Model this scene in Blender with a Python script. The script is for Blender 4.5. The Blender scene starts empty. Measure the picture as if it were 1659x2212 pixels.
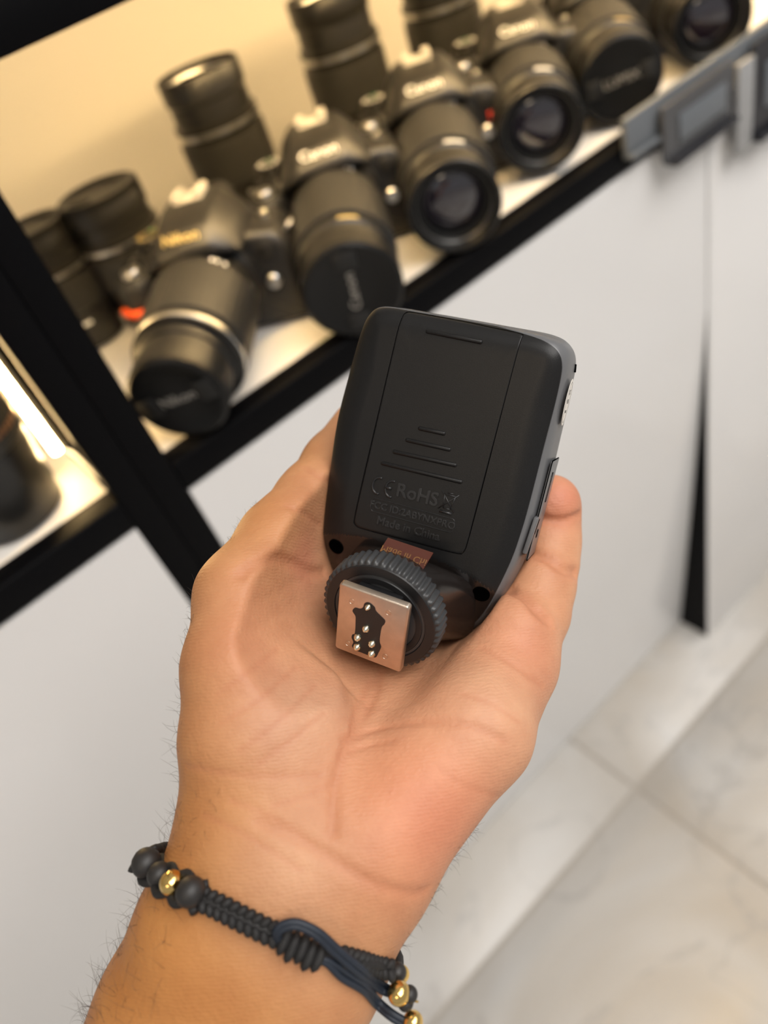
import bpy, bmesh, math, random
import numpy as np
from mathutils import Vector, Matrix

random.seed(7)
rng = np.random.default_rng(7)
S = bpy.context.scene
COL = S.collection

# ------------------------------------------------------------------ camera, world, lights, exposure
IW, IH, FPX = 1659.0, 2212.0, 1668.0
CAM_Z = 1.09
# rows: world X, Y, Z expressed in camera axes (right, down, forward)
RC = np.array([[0.73028173, -0.600577, 0.32557006],
               [-0.62409255, -0.3926889, 0.67550272],
               [-0.27784365, -0.69649314, -0.66158916]])
CPOS = np.array([0.0, 0.0, CAM_Z])

cam_data = bpy.data.cameras.new('camera')
cam = bpy.data.objects.new('camera', cam_data)
COL.objects.link(cam)
S.camera = cam
cam_data.sensor_fit = 'VERTICAL'
cam_data.sensor_height = 34.6
cam_data.sensor_width = 34.6 * IW / IH
cam_data.lens = 34.6 * FPX / IH
cam_data.clip_start = 0.01
m3 = np.stack([RC[:, 0], -RC[:, 1], -RC[:, 2]], axis=1)
cam.matrix_world = Matrix([[*m3[0], CPOS[0]], [*m3[1], CPOS[1]], [*m3[2], CPOS[2]], [0, 0, 0, 1]])
cam_data.dof.use_dof = True
cam_data.dof.focus_distance = 0.205
cam_data.dof.aperture_fstop = cam_data.lens / 3.9      # a phone lens, 3.9 mm wide

S.view_settings.view_transform = 'Standard'
S.view_settings.look = 'None'
S.view_settings.gamma = 1.0
S.view_settings.exposure = 0.0
S.view_settings.use_curve_mapping = False

world = bpy.data.worlds.new('World')
S.world = world
world.use_nodes = True
wb = world.node_tree.nodes['Background']
wb.inputs[0].default_value = (1.0, 0.985, 0.975, 1)
wb.inputs[1].default_value = 0.36

def area_light(name, loc, rot, size, power, color, size_y=None):
    d = bpy.data.lights.new(name, 'AREA')
    d.energy = power
    d.color = color
    d.size = size
    if size_y:
        d.shape = 'RECTANGLE'
        d.size_y = size_y
    o = bpy.data.objects.new(name, d)
    o.location = loc
    o.rotation_euler = rot
    COL.objects.link(o)
    return o

CEIL = 2.8
area_light('ceiling_light_rear', (0.6, -1.3, CEIL - 0.03), (0, 0, 0), 1.8, 66, (1.0, 0.965, 0.93))
area_light('ceiling_light_right', (2.0, -0.8, CEIL - 0.03), (0, 0, 0), 1.6, 26, (1.0, 0.985, 0.98))
area_light('ceiling_light_left', (-1.9, -1.0, CEIL - 0.03), (0, 0, 0), 0.9, 12, (1.0, 0.80, 0.58))

# ------------------------------------------------------------------ helpers
def cam2world(p):
    return CPOS + np.asarray(p, float) @ RC.T

def obj(name, verts, faces, mat=None, parent=None, smooth=True, loc=None):
    me = bpy.data.meshes.new(name)
    me.from_pydata([tuple(map(float, v)) for v in verts], [], [tuple(map(int, f)) for f in faces])
    me.update()
    if smooth:
        me.polygons.foreach_set('use_smooth', [True] * len(me.polygons))
    o = bpy.data.objects.new(name, me)
    COL.objects.link(o)
    if mat:
        me.materials.append(mat)
    if parent:
        o.parent = parent
    if loc is not None:
        o.location = loc
    return o

def link_bm(name, bm, mat=None, parent=None, smooth=False, angle=None):
    bmesh.ops.recalc_face_normals(bm, faces=bm.faces[:])
    me = bpy.data.meshes.new(name)
    bm.to_mesh(me)
    bm.free()
    if smooth:
        me.polygons.foreach_set('use_smooth', [True] * len(me.polygons))
        if angle:
            me.set_sharp_from_angle(angle=math.radians(angle))
    o = bpy.data.objects.new(name, me)
    COL.objects.link(o)
    if mat:
        me.materials.append(mat)
    if parent:
        o.parent = parent
    return o

def empty(name, loc=(0, 0, 0), rotz=0.0, matrix=None):
    o = bpy.data.objects.new(name, None)
    o.empty_display_size = 0.02
    COL.objects.link(o)
    if matrix is not None:
        o.matrix_world = matrix
    else:
        o.location = loc
        o.rotation_euler = (0, 0, rotz)
    return o

def tag(o, label, cat, group=None):
    o['label'] = label
    o['category'] = cat
    if group:
        o['group'] = group
    return o

def structure(o):
    o['kind'] = 'structure'
    return o

def box_bm(bm, x0, x1, y0, y1, z0, z1, bev=0.0, seg=2):
    r = bmesh.ops.create_cube(bm, size=1.0)
    vs = r['verts']
    for v in vs:
        v.co = Vector(((x0 + x1) / 2 + v.co.x * (x1 - x0), (y0 + y1) / 2 + v.co.y * (y1 - y0), (z0 + z1) / 2 + v.co.z * (z1 - z0)))
    if bev > 0:
        es = list({e for v in vs for e in v.link_edges})
        bmesh.ops.bevel(bm, geom=es, offset=bev, segments=seg, profile=0.5, affect='EDGES')

def box(name, x0, x1, y0, y1, z0, z1, mat, parent=None, bev=0.0, seg=2):
    bm = bmesh.new()
    box_bm(bm, x0, x1, y0, y1, z0, z1, bev, seg)
    return link_bm(name, bm, mat, parent, smooth=bev > 0, angle=50)

def prism_poly(name, pts, axis, a0, a1, mat, parent=None, bev=0.0, seg=3):
    """extrude polygon pts (2D) along axis from a0 to a1"""
    def mk(p, a):
        if axis == 'x': return (a, p[0], p[1])
        if axis == 'y': return (p[0], a, p[1])
        return (p[0], p[1], a)
    bm = bmesh.new()
    A = [bm.verts.new(mk(p, a0)) for p in pts]
    B = [bm.verts.new(mk(p, a1)) for p in pts]
    n = len(pts)
    fa = bm.faces.new(A)
    fb = bm.faces.new(B[::-1])
    for i in range(n):
        bm.faces.new((A[i], B[i], B[(i + 1) % n], A[(i + 1) % n]))
    bmesh.ops.recalc_face_normals(bm, faces=bm.faces[:])
    if bev > 0:
        bmesh.ops.bevel(bm, geom=list(fa.edges) + list(fb.edges), offset=bev, segments=seg, profile=0.5, affect='EDGES')
    return link_bm(name, bm, mat, parent, smooth=True, angle=40)

def lathe_data(prof, N=48, mod=None, capped=True):
    """profile of (r, h) pairs around z; mod(k, i) -> radius offset"""
    vs, fs = [], []
    for k, (r, h) in enumerate(prof):
        for i in range(N):
            a = 2 * math.pi * i / N
            rr = r + (mod(k, i) if mod else 0)
            vs.append((rr * math.cos(a), rr * math.sin(a), h))
    for k in range(len(prof) - 1):
        for i in range(N):
            j = (i + 1) % N
            fs.append((k * N + i, k * N + j, (k + 1) * N + j, (k + 1) * N + i))
    if capped:
        fs.append(tuple(range(N))[::-1])
        fs.append(tuple((len(prof) - 1) * N + i for i in range(N)))
    return vs, fs

def lathe(name, prof, mat, parent=None, N=48, M=None, mod=None, angle=35, capped=True):
    vs, fs = lathe_data(prof, N, mod, capped)
    if M is not None:
        vs = [tuple(M @ Vector(v)) for v in vs]
    o = obj(name, vs, fs, mat, parent)
    o.data.set_sharp_from_angle(angle=math.radians(angle))
    return o

def tube_data(path, radii, n=10, closed=False):
    path = [np.asarray(p, float) for p in path]
    L = len(path)
    if not hasattr(radii, '__len__'):
        radii = [radii] * L
    vs, fs = [], []
    t0 = path[1] - path[0]
    up = np.cross(t0, [0.31, 0.77, 0.55])
    for i in range(L):
        if closed:
            t = path[(i + 1) % L] - path[i - 1]
        else:
            t = path[min(i + 1, L - 1)] - path[max(i - 1, 0)]
        t = t / (np.linalg.norm(t) + 1e-12)
        up = up - t * up.dot(t)
        up = up / (np.linalg.norm(up) + 1e-12)
        b = np.cross(t, up)
        for k in range(n):
            a = 2 * math.pi * k / n
            vs.append(tuple(path[i] + (up * math.cos(a) + b * math.sin(a)) * radii[i]))
    m = L if closed else L - 1
    for i in range(m):
        i2 = (i + 1) % L
        for k in range(n):
            k2 = (k + 1) % n
            fs.append((i * n + k, i * n + k2, i2 * n + k2, i2 * n + k))
    if not closed:
        fs.append(tuple(range(n))[::-1])
        fs.append(tuple((L - 1) * n + k for k in range(n)))
    return vs, fs

def tube(name, path, radii, mat, parent=None, n=10, closed=False):
    vs, fs = tube_data(path, radii, n, closed)
    return obj(name, vs, fs, mat, parent)

def smooth_path(pts, sub=8):
    pts = [np.asarray(p, float) for p in pts]
    P = [2 * pts[0] - pts[1]] + pts + [2 * pts[-1] - pts[-2]]
    out = []
    for i in range(1, len(P) - 2):
        for s in range(sub):
            t = s / sub
            a, b, c, d = P[i - 1], P[i], P[i + 1], P[i + 2]
            out.append(0.5 * (2 * b + (c - a) * t + (2 * a - 5 * b + 4 * c - d) * t * t + (3 * b - a - 3 * c + d) * t ** 3))
    out.append(P[-2])
    return out

def text_obj(name, body, size, depth, mat, parent, M, align='CENTER', bevel=0.0, xscale=1.0, offset=0.0):
    cu = bpy.data.curves.new('t', 'FONT')
    cu.body = body
    cu.size = size
    cu.align_x = align
    cu.align_y = 'CENTER'
    cu.extrude = depth
    cu.bevel_depth = bevel
    cu.offset = offset
    cu.resolution_u = 3
    t = bpy.data.objects.new('t', cu)
    COL.objects.link(t)
    dg = bpy.context.evaluated_depsgraph_get()
    me = bpy.data.meshes.new_from_object(t.evaluated_get(dg))
    bpy.data.objects.remove(t)
    bpy.data.curves.remove(cu)
    me.transform(Matrix.Diagonal((xscale, 1, 1, 1)))
    me.transform(M)
    me.name = name
    me.materials.clear()
    me.materials.append(mat)
    o = bpy.data.objects.new(name, me)
    COL.objects.link(o)
    if parent:
        o.parent = parent
    return o

def frame(origin, xdir, ydir):
    x = Vector(xdir).normalized()
    y = Vector(ydir)
    y = (y - x * y.dot(x)).normalized()
    z = x.cross(y)
    return Matrix(((x.x, y.x, z.x, origin[0]), (x.y, y.y, z.y, origin[1]), (x.z, y.z, z.z, origin[2]), (0, 0, 0, 1)))

# ------------------------------------------------------------------ materials
def mat(name, color, rough=0.5, metal=0.0, spec=0.5, var=0.0, vscale=20.0, bump=0.0, bscale=200.0, coat=0.0, trans=0.0, alpha=1.0):
    m = bpy.data.materials.new(name)
    m.use_nodes = True
    nt = m.node_tree
    b = nt.nodes['Principled BSDF']
    b.inputs['Base Color'].default_value = (*color, 1)
    b.inputs['Roughness'].default_value = rough
    b.inputs['Metallic'].default_value = metal
    b.inputs['Specular IOR Level'].default_value = spec
    b.inputs['Coat Weight'].default_value = coat
    b.inputs['Transmission Weight'].default_value = trans
    b.inputs['Alpha'].default_value = alpha
    tc = nt.nodes.new('ShaderNodeTexCoord')
    nz = nt.nodes.new('ShaderNodeTexNoise')
    nz.inputs['Scale'].default_value = vscale
    nz.inputs['Detail'].default_value = 5
    nt.links.new(tc.outputs['Object'], nz.inputs['Vector'])
    mr = nt.nodes.new('ShaderNodeMapRange')
    mr.inputs[3].default_value = 1 - var
    mr.inputs[4].default_value = 1 + var
    nt.links.new(nz.outputs[0], mr.inputs[0])
    hs = nt.nodes.new('ShaderNodeHueSaturation')
    hs.inputs['Color'].default_value = (*color, 1)
    nt.links.new(mr.outputs[0], hs.inputs['Value'])
    nt.links.new(hs.outputs[0], b.inputs['Base Color'])
    if bump > 0:
        n2 = nt.nodes.new('ShaderNodeTexNoise')
        n2.inputs['Scale'].default_value = bscale
        n2.inputs['Detail'].default_value = 3
        nt.links.new(tc.outputs['Object'], n2.inputs['Vector'])
        bp = nt.nodes.new('ShaderNodeBump')
        bp.inputs['Strength'].default_value = bump
        bp.inputs['Distance'].default_value = 0.0002
        nt.links.new(n2.outputs[0], bp.inputs['Height'])
        nt.links.new(bp.outputs[0], b.inputs['Normal'])
    return m

def emit(name, color, strength):
    m = bpy.data.materials.new(name)
    m.use_nodes = True
    b = m.node_tree.nodes['Principled BSDF']
    b.inputs['Base Color'].default_value = (*color, 1)
    b.inputs['Emission Color'].default_value = (*color, 1)
    b.inputs['Emission Strength'].default_value = strength
    return m

M_black_metal = mat('black_powder_coat', (0.002, 0.002, 0.0026), 0.5, spec=0.08, var=0.1)
M_white_gloss = mat('white_gloss_panel', (0.74, 0.73, 0.72), 0.14, var=0.02, vscale=3)
M_shelf = mat('cream_shelf_laminate', (0.80, 0.77, 0.72), 0.45, var=0.02, vscale=5)
M_wall = mat('wall_paint', (0.75, 0.73, 0.7), 0.8, var=0.02)
M_ceil = mat('ceiling_paint', (0.85, 0.85, 0.84), 0.9, var=0.01)
M_body = mat('camera_body_plastic', (0.012, 0.0115, 0.011), 0.40, var=0.15, bump=0.35, bscale=1500)
M_rubber = mat('camera_rubber', (0.007, 0.007, 0.0068), 0.62, var=0.15, bump=0.5, bscale=900)
M_barrel = mat('lens_barrel_plastic', (0.010, 0.0096, 0.009), 0.34, var=0.12)
M_zoom = mat('lens_ring_rubber', (0.016, 0.0155, 0.0145), 0.45, var=0.12)
M_cap = mat('lens_cap_plastic', (0.005, 0.005, 0.005), 0.4, spec=0.3, var=0.1)
M_glass = mat('lens_glass', (0.012, 0.008, 0.016), 0.03, spec=0.9, coat=1.0)
M_glass_sheen = mat('glass_painted_sheen', (0.30, 0.22, 0.24), 0.06, 0.55, spec=1.0, coat=1.0)  # pale base colour paints in the reflection on the upturned glass
M_silver = mat('silver_metal', (0.72, 0.71, 0.68), 0.28, 1.0, var=0.06)
M_shoe = mat('bright_shoe_metal', (0.66, 0.63, 0.58), 0.35, 0.25)
M_white_print = mat('white_print', (0.85, 0.84, 0.80), 0.45)
M_cap_print = mat('grey_print', (0.30, 0.28, 0.25), 0.45)
M_gold_print = mat('gold_print', (0.75, 0.58, 0.25), 0.35, 0.3)
M_red = mat('red_enamel', (0.62, 0.03, 0.02), 0.35)
M_orange = mat('orange_enamel', (0.90, 0.10, 0.015), 0.35)
M_copper = mat('copper_ring', (0.55, 0.30, 0.18), 0.3, 0.9)
M_green = mat('green_print', (0.03, 0.35, 0.08), 0.4)
M_grey_acrylic = mat('smoked_acrylic', (0.10, 0.10, 0.105), 0.2, var=0.08, trans=0.35)
M_grey_strip = mat('grey_plastic_strip', (0.13, 0.142, 0.155), 0.35, var=0.06)
M_dark_acrylic = mat('dark_acrylic', (0.012, 0.012, 0.016), 0.25)
M_clear_edge = mat('pale_acrylic_edge', (0.30, 0.30, 0.30), 0.25)
M_grout = mat('grout', (0.42, 0.38, 0.33), 0.8, var=0.15, vscale=30)

def floor_mat():
    m = bpy.data.materials.new('marble_tile')
    m.use_nodes = True
    nt = m.node_tree
    b = nt.nodes['Principled BSDF']
    g = nt.nodes.new('ShaderNodeNewGeometry')
    n1 = nt.nodes.new('ShaderNodeTexNoise')
    n1.inputs['Scale'].default_value = 2.6
    n1.inputs['Detail'].default_value = 7
    n1.inputs['Distortion'].default_value = 1.2
    nt.links.new(g.outputs['Position'], n1.inputs['Vector'])
    cr = nt.nodes.new('ShaderNodeValToRGB')
    e = cr.color_ramp.elements
    e[0].position = 0.30; e[0].color = (0.45, 0.40, 0.335, 1)
    e[1].position = 0.58; e[1].color = (0.56, 0.55, 0.53, 1)
    nt.links.new(n1.outputs[0], cr.inputs[0])
    n2 = nt.nodes.new('ShaderNodeTexNoise')
    n2.inputs['Scale'].default_value = 3.4
    n2.inputs['Detail'].default_value = 9
    n2.inputs['Distortion'].default_value = 2.2
    nt.links.new(g.outputs['Position'], n2.inputs['Vector'])
    c2 = nt.nodes.new('ShaderNodeValToRGB')
    e = c2.color_ramp.elements
    e[0].position = 0.485; e[0].color = (0, 0, 0, 1)
    e[1].position = 0.515; e[1].color = (0, 0, 0, 1)
    x = e.new(0.5); x.color = (0.42, 0.42, 0.42, 1)
    nt.links.new(n2.outputs[0], c2.inputs[0])
    mx = nt.nodes.new('ShaderNodeMixRGB')
    mx.inputs[2].default_value = (0.33, 0.315, 0.30, 1)
    nt.links.new(c2.outputs[0], mx.inputs[0])
    nt.links.new(cr.outputs[0], mx.inputs[1])
    nt.links.new(mx.outputs[0], b.inputs['Base Color'])
    b.inputs['Roughness'].default_value = 0.26
    return m
M_tile = floor_mat()

# ------------------------------------------------------------------ the setting
floor = structure(box('floor', -3.2, 4.0, -4.0, 1.1, -0.05, -0.0025, M_grout))
TS, JX, JY, GAP = 0.60, 0.379, 0.3605, 0.005
tile_me = None
for ix in range(-5, 6):
    for iy in range(-6, 2):
        x0, y0 = JX + ix * TS, JY + iy * TS
        if x0 < -3.1 or x0 + TS > 4.0 or y0 < -3.9 or y0 + TS > 1.1:
            continue
        if tile_me is None:
            t = box('tile', GAP / 2, TS - GAP / 2, GAP / 2, TS - GAP / 2, -0.0025, 0.0, M_tile, floor, bev=0.0008, seg=1)
            tile_me = t.data
        else:
            t = bpy.data.objects.new('tile', tile_me)
            COL.objects.link(t)
            t.parent = floor
        t.location = (x0, y0, 0)
structure(box('wall_back', -3.2, 4.0, 1.0, 1.1, 0, CEIL, M_wall))
structure(box('ceiling', -3.2, 4.0, -4.0, 1.1, CEIL, CEIL + 0.05, M_ceil))

# ------------------------------------------------------------------ display shelves
YF, TU, ZS = 0.43, 0.020, 0.822           # front plane, tube size, shelf height
ZU = 1.071
XP = 0.0595                               # joint of the two units
YB = 0.86                                 # back panel

def display_unit(x0, x1, post_side, label, lower_end):
    u = empty('display_shelf', ((x0 + x1) / 2, YF + 0.2, 0))
    ox, oy = u.location.x, u.location.y
    def b(name, a0, a1, b0, b1, c0, c1, m, bev=0.0):
        o = box(name, a0 - ox, a1 - ox, b0 - oy, b1 - oy, c0, c1, m, u, bev)
        return o
    px = (x0, x0 + TU) if post_side < 0 else (x1 - TU, x1)
    qx = (x1 - TU, x1) if post_side < 0 else (x0, x0 + TU)
    for (p0, p1) in (px, qx):
        b('post', p0, p1, YF, YF + TU, 0.13, 1.9, M_black_metal, 0.0012)
        b('post', p0, p1, YB, YB + TU, 0, 1.9, M_black_metal, 0.0012)
    for zt in (ZS, ZU, 1.45):
        b('rail', x0 + TU, x1 - TU, YF - 0.0005, YF + TU, zt - TU - 0.002, zt, M_black_metal, 0.0012)
        b('shelf_board', x0 + TU, x1 - TU, YF + TU, YB, zt - 0.018, zt - 0.002, M_shelf, 0.0006)
    b('back_panel', x0, x1, YB + TU, YB + TU + 0.012, 0.05, 1.9, M_shelf)
    tag(u, label, 'display shelf')
    return u

main_unit = display_unit(XP, 1.35, -1, 'black metal display shelf holding the row of cameras, right of the double post', 0.66)
left_unit = display_unit(-1.2, XP, 1, 'black metal display shelf with the glowing light strip, left of the double post', -1.2)

def led_line(name, x, y, z0, z1, label, power, horizontal=None):
    r = empty(name, (x, y, z0))
    h = z1 - z0
    M_led = emit('warm_led', (1.0, 0.68, 0.30), power)
    if horizontal is None:
        box('channel', -0.008, 0.004, 0.004, 0.012, 0.0, h, M_silver, r, 0.0006)
        vs, fs = tube_data([(-0.003, 0.003, 0.001), (-0.003, 0.003, h / 2), (-0.003, 0.003, h - 0.001)], 0.0035, 10)
        obj('light_tube', vs, fs, M_led, r)
        tube('cable', smooth_path([(-0.003, 0.006, 0.004), (0.004, 0.004, -0.006), (0.005, -0.02, -0.012), (0.006, -0.04, -0.0135)], 5), 0.0012, M_white_print, r, 6)
    else:
        # corner profile: the light faces down and towards the back panel
        prism_poly('channel', [(-0.003, h), (0.0035, h), (-0.003, h - 0.0055)], 'x', 0, horizontal, M_silver, r)
        q = [(-0.0028, h - 0.0053), (0.0034, h - 0.00005)]
        o1 = (0.646 * 0.00025, -0.763 * 0.00025)
        vs = [(x, q[k][0] + o1[0] * j, q[k][1] + o1[1] * j) for x in (0.001, horizontal - 0.001) for (k, j) in ((0, 1), (1, 1), (1, 2), (0, 2))]
        fs = [(0, 1, 2, 3), (4, 7, 6, 5), (0, 4, 5, 1), (1, 5, 6, 2), (2, 6, 7, 3), (3, 7, 4, 0)]
        obj('light_tube', vs, fs, M_led, r)
    tag(r, label, 'light strip')
    return r
LED_W = 60.0
led_line('led_strip', 0.0360, 0.4985, ZS + 0.014, ZU - 0.02, 'bright warm LED strip standing upright beside the black post', LED_W)
led_line('led_strip', XP + 0.03, YF + 0.030, ZU - 0.0235, ZU - 0.0181, 'warm LED strip fixed under the upper shelf above the cameras', 150.0, 1.2)

# cabinet fronts below the shelves
def panel(name, x0, x1, lean, unit_):
    """glossy slab whose lower part leans inward"""
    nz, vs, fs = 24, [], []
    z1 = ZS - TU - 0.004
    for k in range(nz + 1):
        z = 0.004 + (z1 - 0.004) * k / nz
        s = max(0.0, (0.60 - z) / 0.60)
        y = YF - 0.0004 + lean * s ** 1.15
        vs += [(x0, y, z), (x1, y, z), (x1, y + 0.016, z), (x0, y + 0.016, z)]
    for k in range(nz):
        for i in range(4):
            j = (i + 1) % 4
            fs.append((k * 4 + i, k * 4 + j, k * 4 + 4 + j, k * 4 + 4 + i))
    fs.append((0, 3, 2, 1)); fs.append(tuple(nz * 4 + i for i in range(4)))
    o = obj(name, vs, fs, M_white_gloss)
    o.data.set_sharp_from_angle(angle=math.radians(30))
    o.parent = unit_
    o.location = -unit_.location
    return o
panel('lower_panel', XP + TU + 0.001, 0.6546, 0.049, main_unit)
panel('lower_panel', -1.17, XP - TU - 0.001, 0.049, left_unit)
rc = empty('cabinet', (1.0, 0.62, 0))
box('side_panel', 0.655 - 1.0, 0.661 - 1.0, YF - 0.62, 0.21, 0.0, 0.79, M_black_metal, rc)
box('front_panel', 0.661 - 1.0, 0.33, YF - 0.002 - 0.62, YF + 0.016 - 0.62, 0.0, 0.79, M_white_gloss, rc, 0.001)
box('edge_band', 0.655 - 1.0, 0.661 - 1.0, YF - 0.002 - 0.62, YF - 0.0002 - 0.62, 0.0, 0.79, M_white_gloss, rc)
tag(rc, 'white fronted cabinet with black side at the right end', 'cabinet')

# price strip and holders hanging from the rail
ps = empty('price_strip', (0.80, YF - 0.004, 0.828))
box('strip', 0.533 - 0.80, 0.5, -0.004, 0.002, -0.016, 0.017, M_grey_strip, ps, 0.0015)
box('lip', 0.533 - 0.80, 0.5, -0.009, -0.004, -0.016, -0.012, M_grey_strip, ps, 0.001)
tag(ps, 'grey plastic price strip clipped along the shelf rail at right', 'price strip')
def rounded_rect(w, h, r, n=6, corners=(1, 1, 1, 1)):
    pts = []
    for ci, (sx, sy, a0) in enumerate([(1, 1, 0), (-1, 1, 90), (-1, -1, 180), (1, -1, 270)]):
        rr = r if corners[ci] else r * 0.12
        for k in range(n + 1):
            a = math.radians(a0 + 90 * k / n)
            pts.append((sx * (w / 2 - rr) + rr * math.cos(a), sy * (h / 2 - rr) + rr * math.sin(a)))
    return pts
def holder(x0, x1, z0, z1, face, label, round_left):
    h = empty('sign_holder', ((x0 + x1) / 2, YF - 0.014, z0))
    w, hh = x1 - x0, z1 - z0
    c = (0, 0, 1, 0) if round_left else (0, 0, 0, 1)
    pts = [(p[0], p[1] + hh / 2) for p in rounded_rect(w, hh, 0.010, 6, c)]
    prism_poly('plate', pts, 'y', -0.002, 0.002, face, h, 0.0006, 1)
    box('lip', -w / 2 + 0.006, w / 2 - 0.001, -0.010, -0.002, 0.0006, 0.006, M_dark_acrylic, h, 0.001)
    box('card_slot', -w / 2 + 0.02, w / 2 - 0.012, -0.0035, -0.002, hh * 0.3, hh * 0.75, M_grey_strip, h, 0.0005)
    tag(h, label, 'sign holder')
    return h
holder(0.571, 0.670, 0.787, 0.838, M_grey_acrylic, 'smoky grey sign holder with rounded corner hanging from the price strip', True)
hb = holder(0.700, 0.790, 0.751, 0.838, M_dark_acrylic, 'dark sign holder hanging at the far right of the price strip', False)
box('edge_strip', 0.676 - hb.location.x, 0.700 - hb.location.x, -0.004, 0.001, 0.001, 0.08, M_clear_edge, hb, 0.001)

# ------------------------------------------------------------------ cameras
LATHE_Y = Matrix.Rotation(math.radians(90), 4, 'X')     # +z of a profile -> -y (towards the front)

def lens_front(parent, M, L, r, cap, cap_text, text_rot, glass=None):
    if cap:
        lathe('lens_cap', [(r - 0.001, L - 0.004), (r, L - 0.003), (r, L + 0.003), (r - 0.002, L + 0.0045), (r - 0.006, L + 0.0045), (r - 0.0075, L + 0.0035), (0.004, L + 0.0035)],
              M_cap, parent, 48, M)
        for s in (-1, 1):
            bm = bmesh.new()
            box_bm(bm, s * r * 0.66 - 0.006, s * r * 0.66 + 0.006, -0.0075, 0.0075, L + 0.003, L + 0.0055, 0.0012)
            bm.transform(M @ Matrix.Rotation(text_rot, 4, 'Z'))
            link_bm('pinch_grip', bm, M_rubber, parent, True, 40)
        if cap_text:
            text_obj('cap_lettering', cap_text, 0.0105, 0.0001, M_cap_print, parent,
                     M @ Matrix.Translation((0, 0, L + 0.0037)) @ Matrix.Rotation(text_rot, 4, 'Z'))
    else:
        lathe('inner_ring', [(r - 0.0026, L - 0.0015), (r - 0.0042, L - 0.0045), (r - 0.0056, L - 0.0047), (r * 0.76, L - 0.0105), (r * 0.66, L - 0.0115), (r * 0.655, L - 0.0145)], M_cap, parent, 48, M, capped=False)
        lathe('front_glass', [(r * 0.66, L - 0.0150), (r * 0.60, L - 0.0132), (r * 0.45, L - 0.0108), (r * 0.25, L - 0.0094), (r * 0.05, L - 0.0089)], glass or M_glass, parent, 48, M)
        lathe('name_ring', [(r * 0.83, L - 0.0052), (r * 0.83, L - 0.0049), (r * 0.80, L - 0.0072), (r * 0.80, L - 0.0076)], M_silver, parent, 48, M, capped=False)

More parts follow.
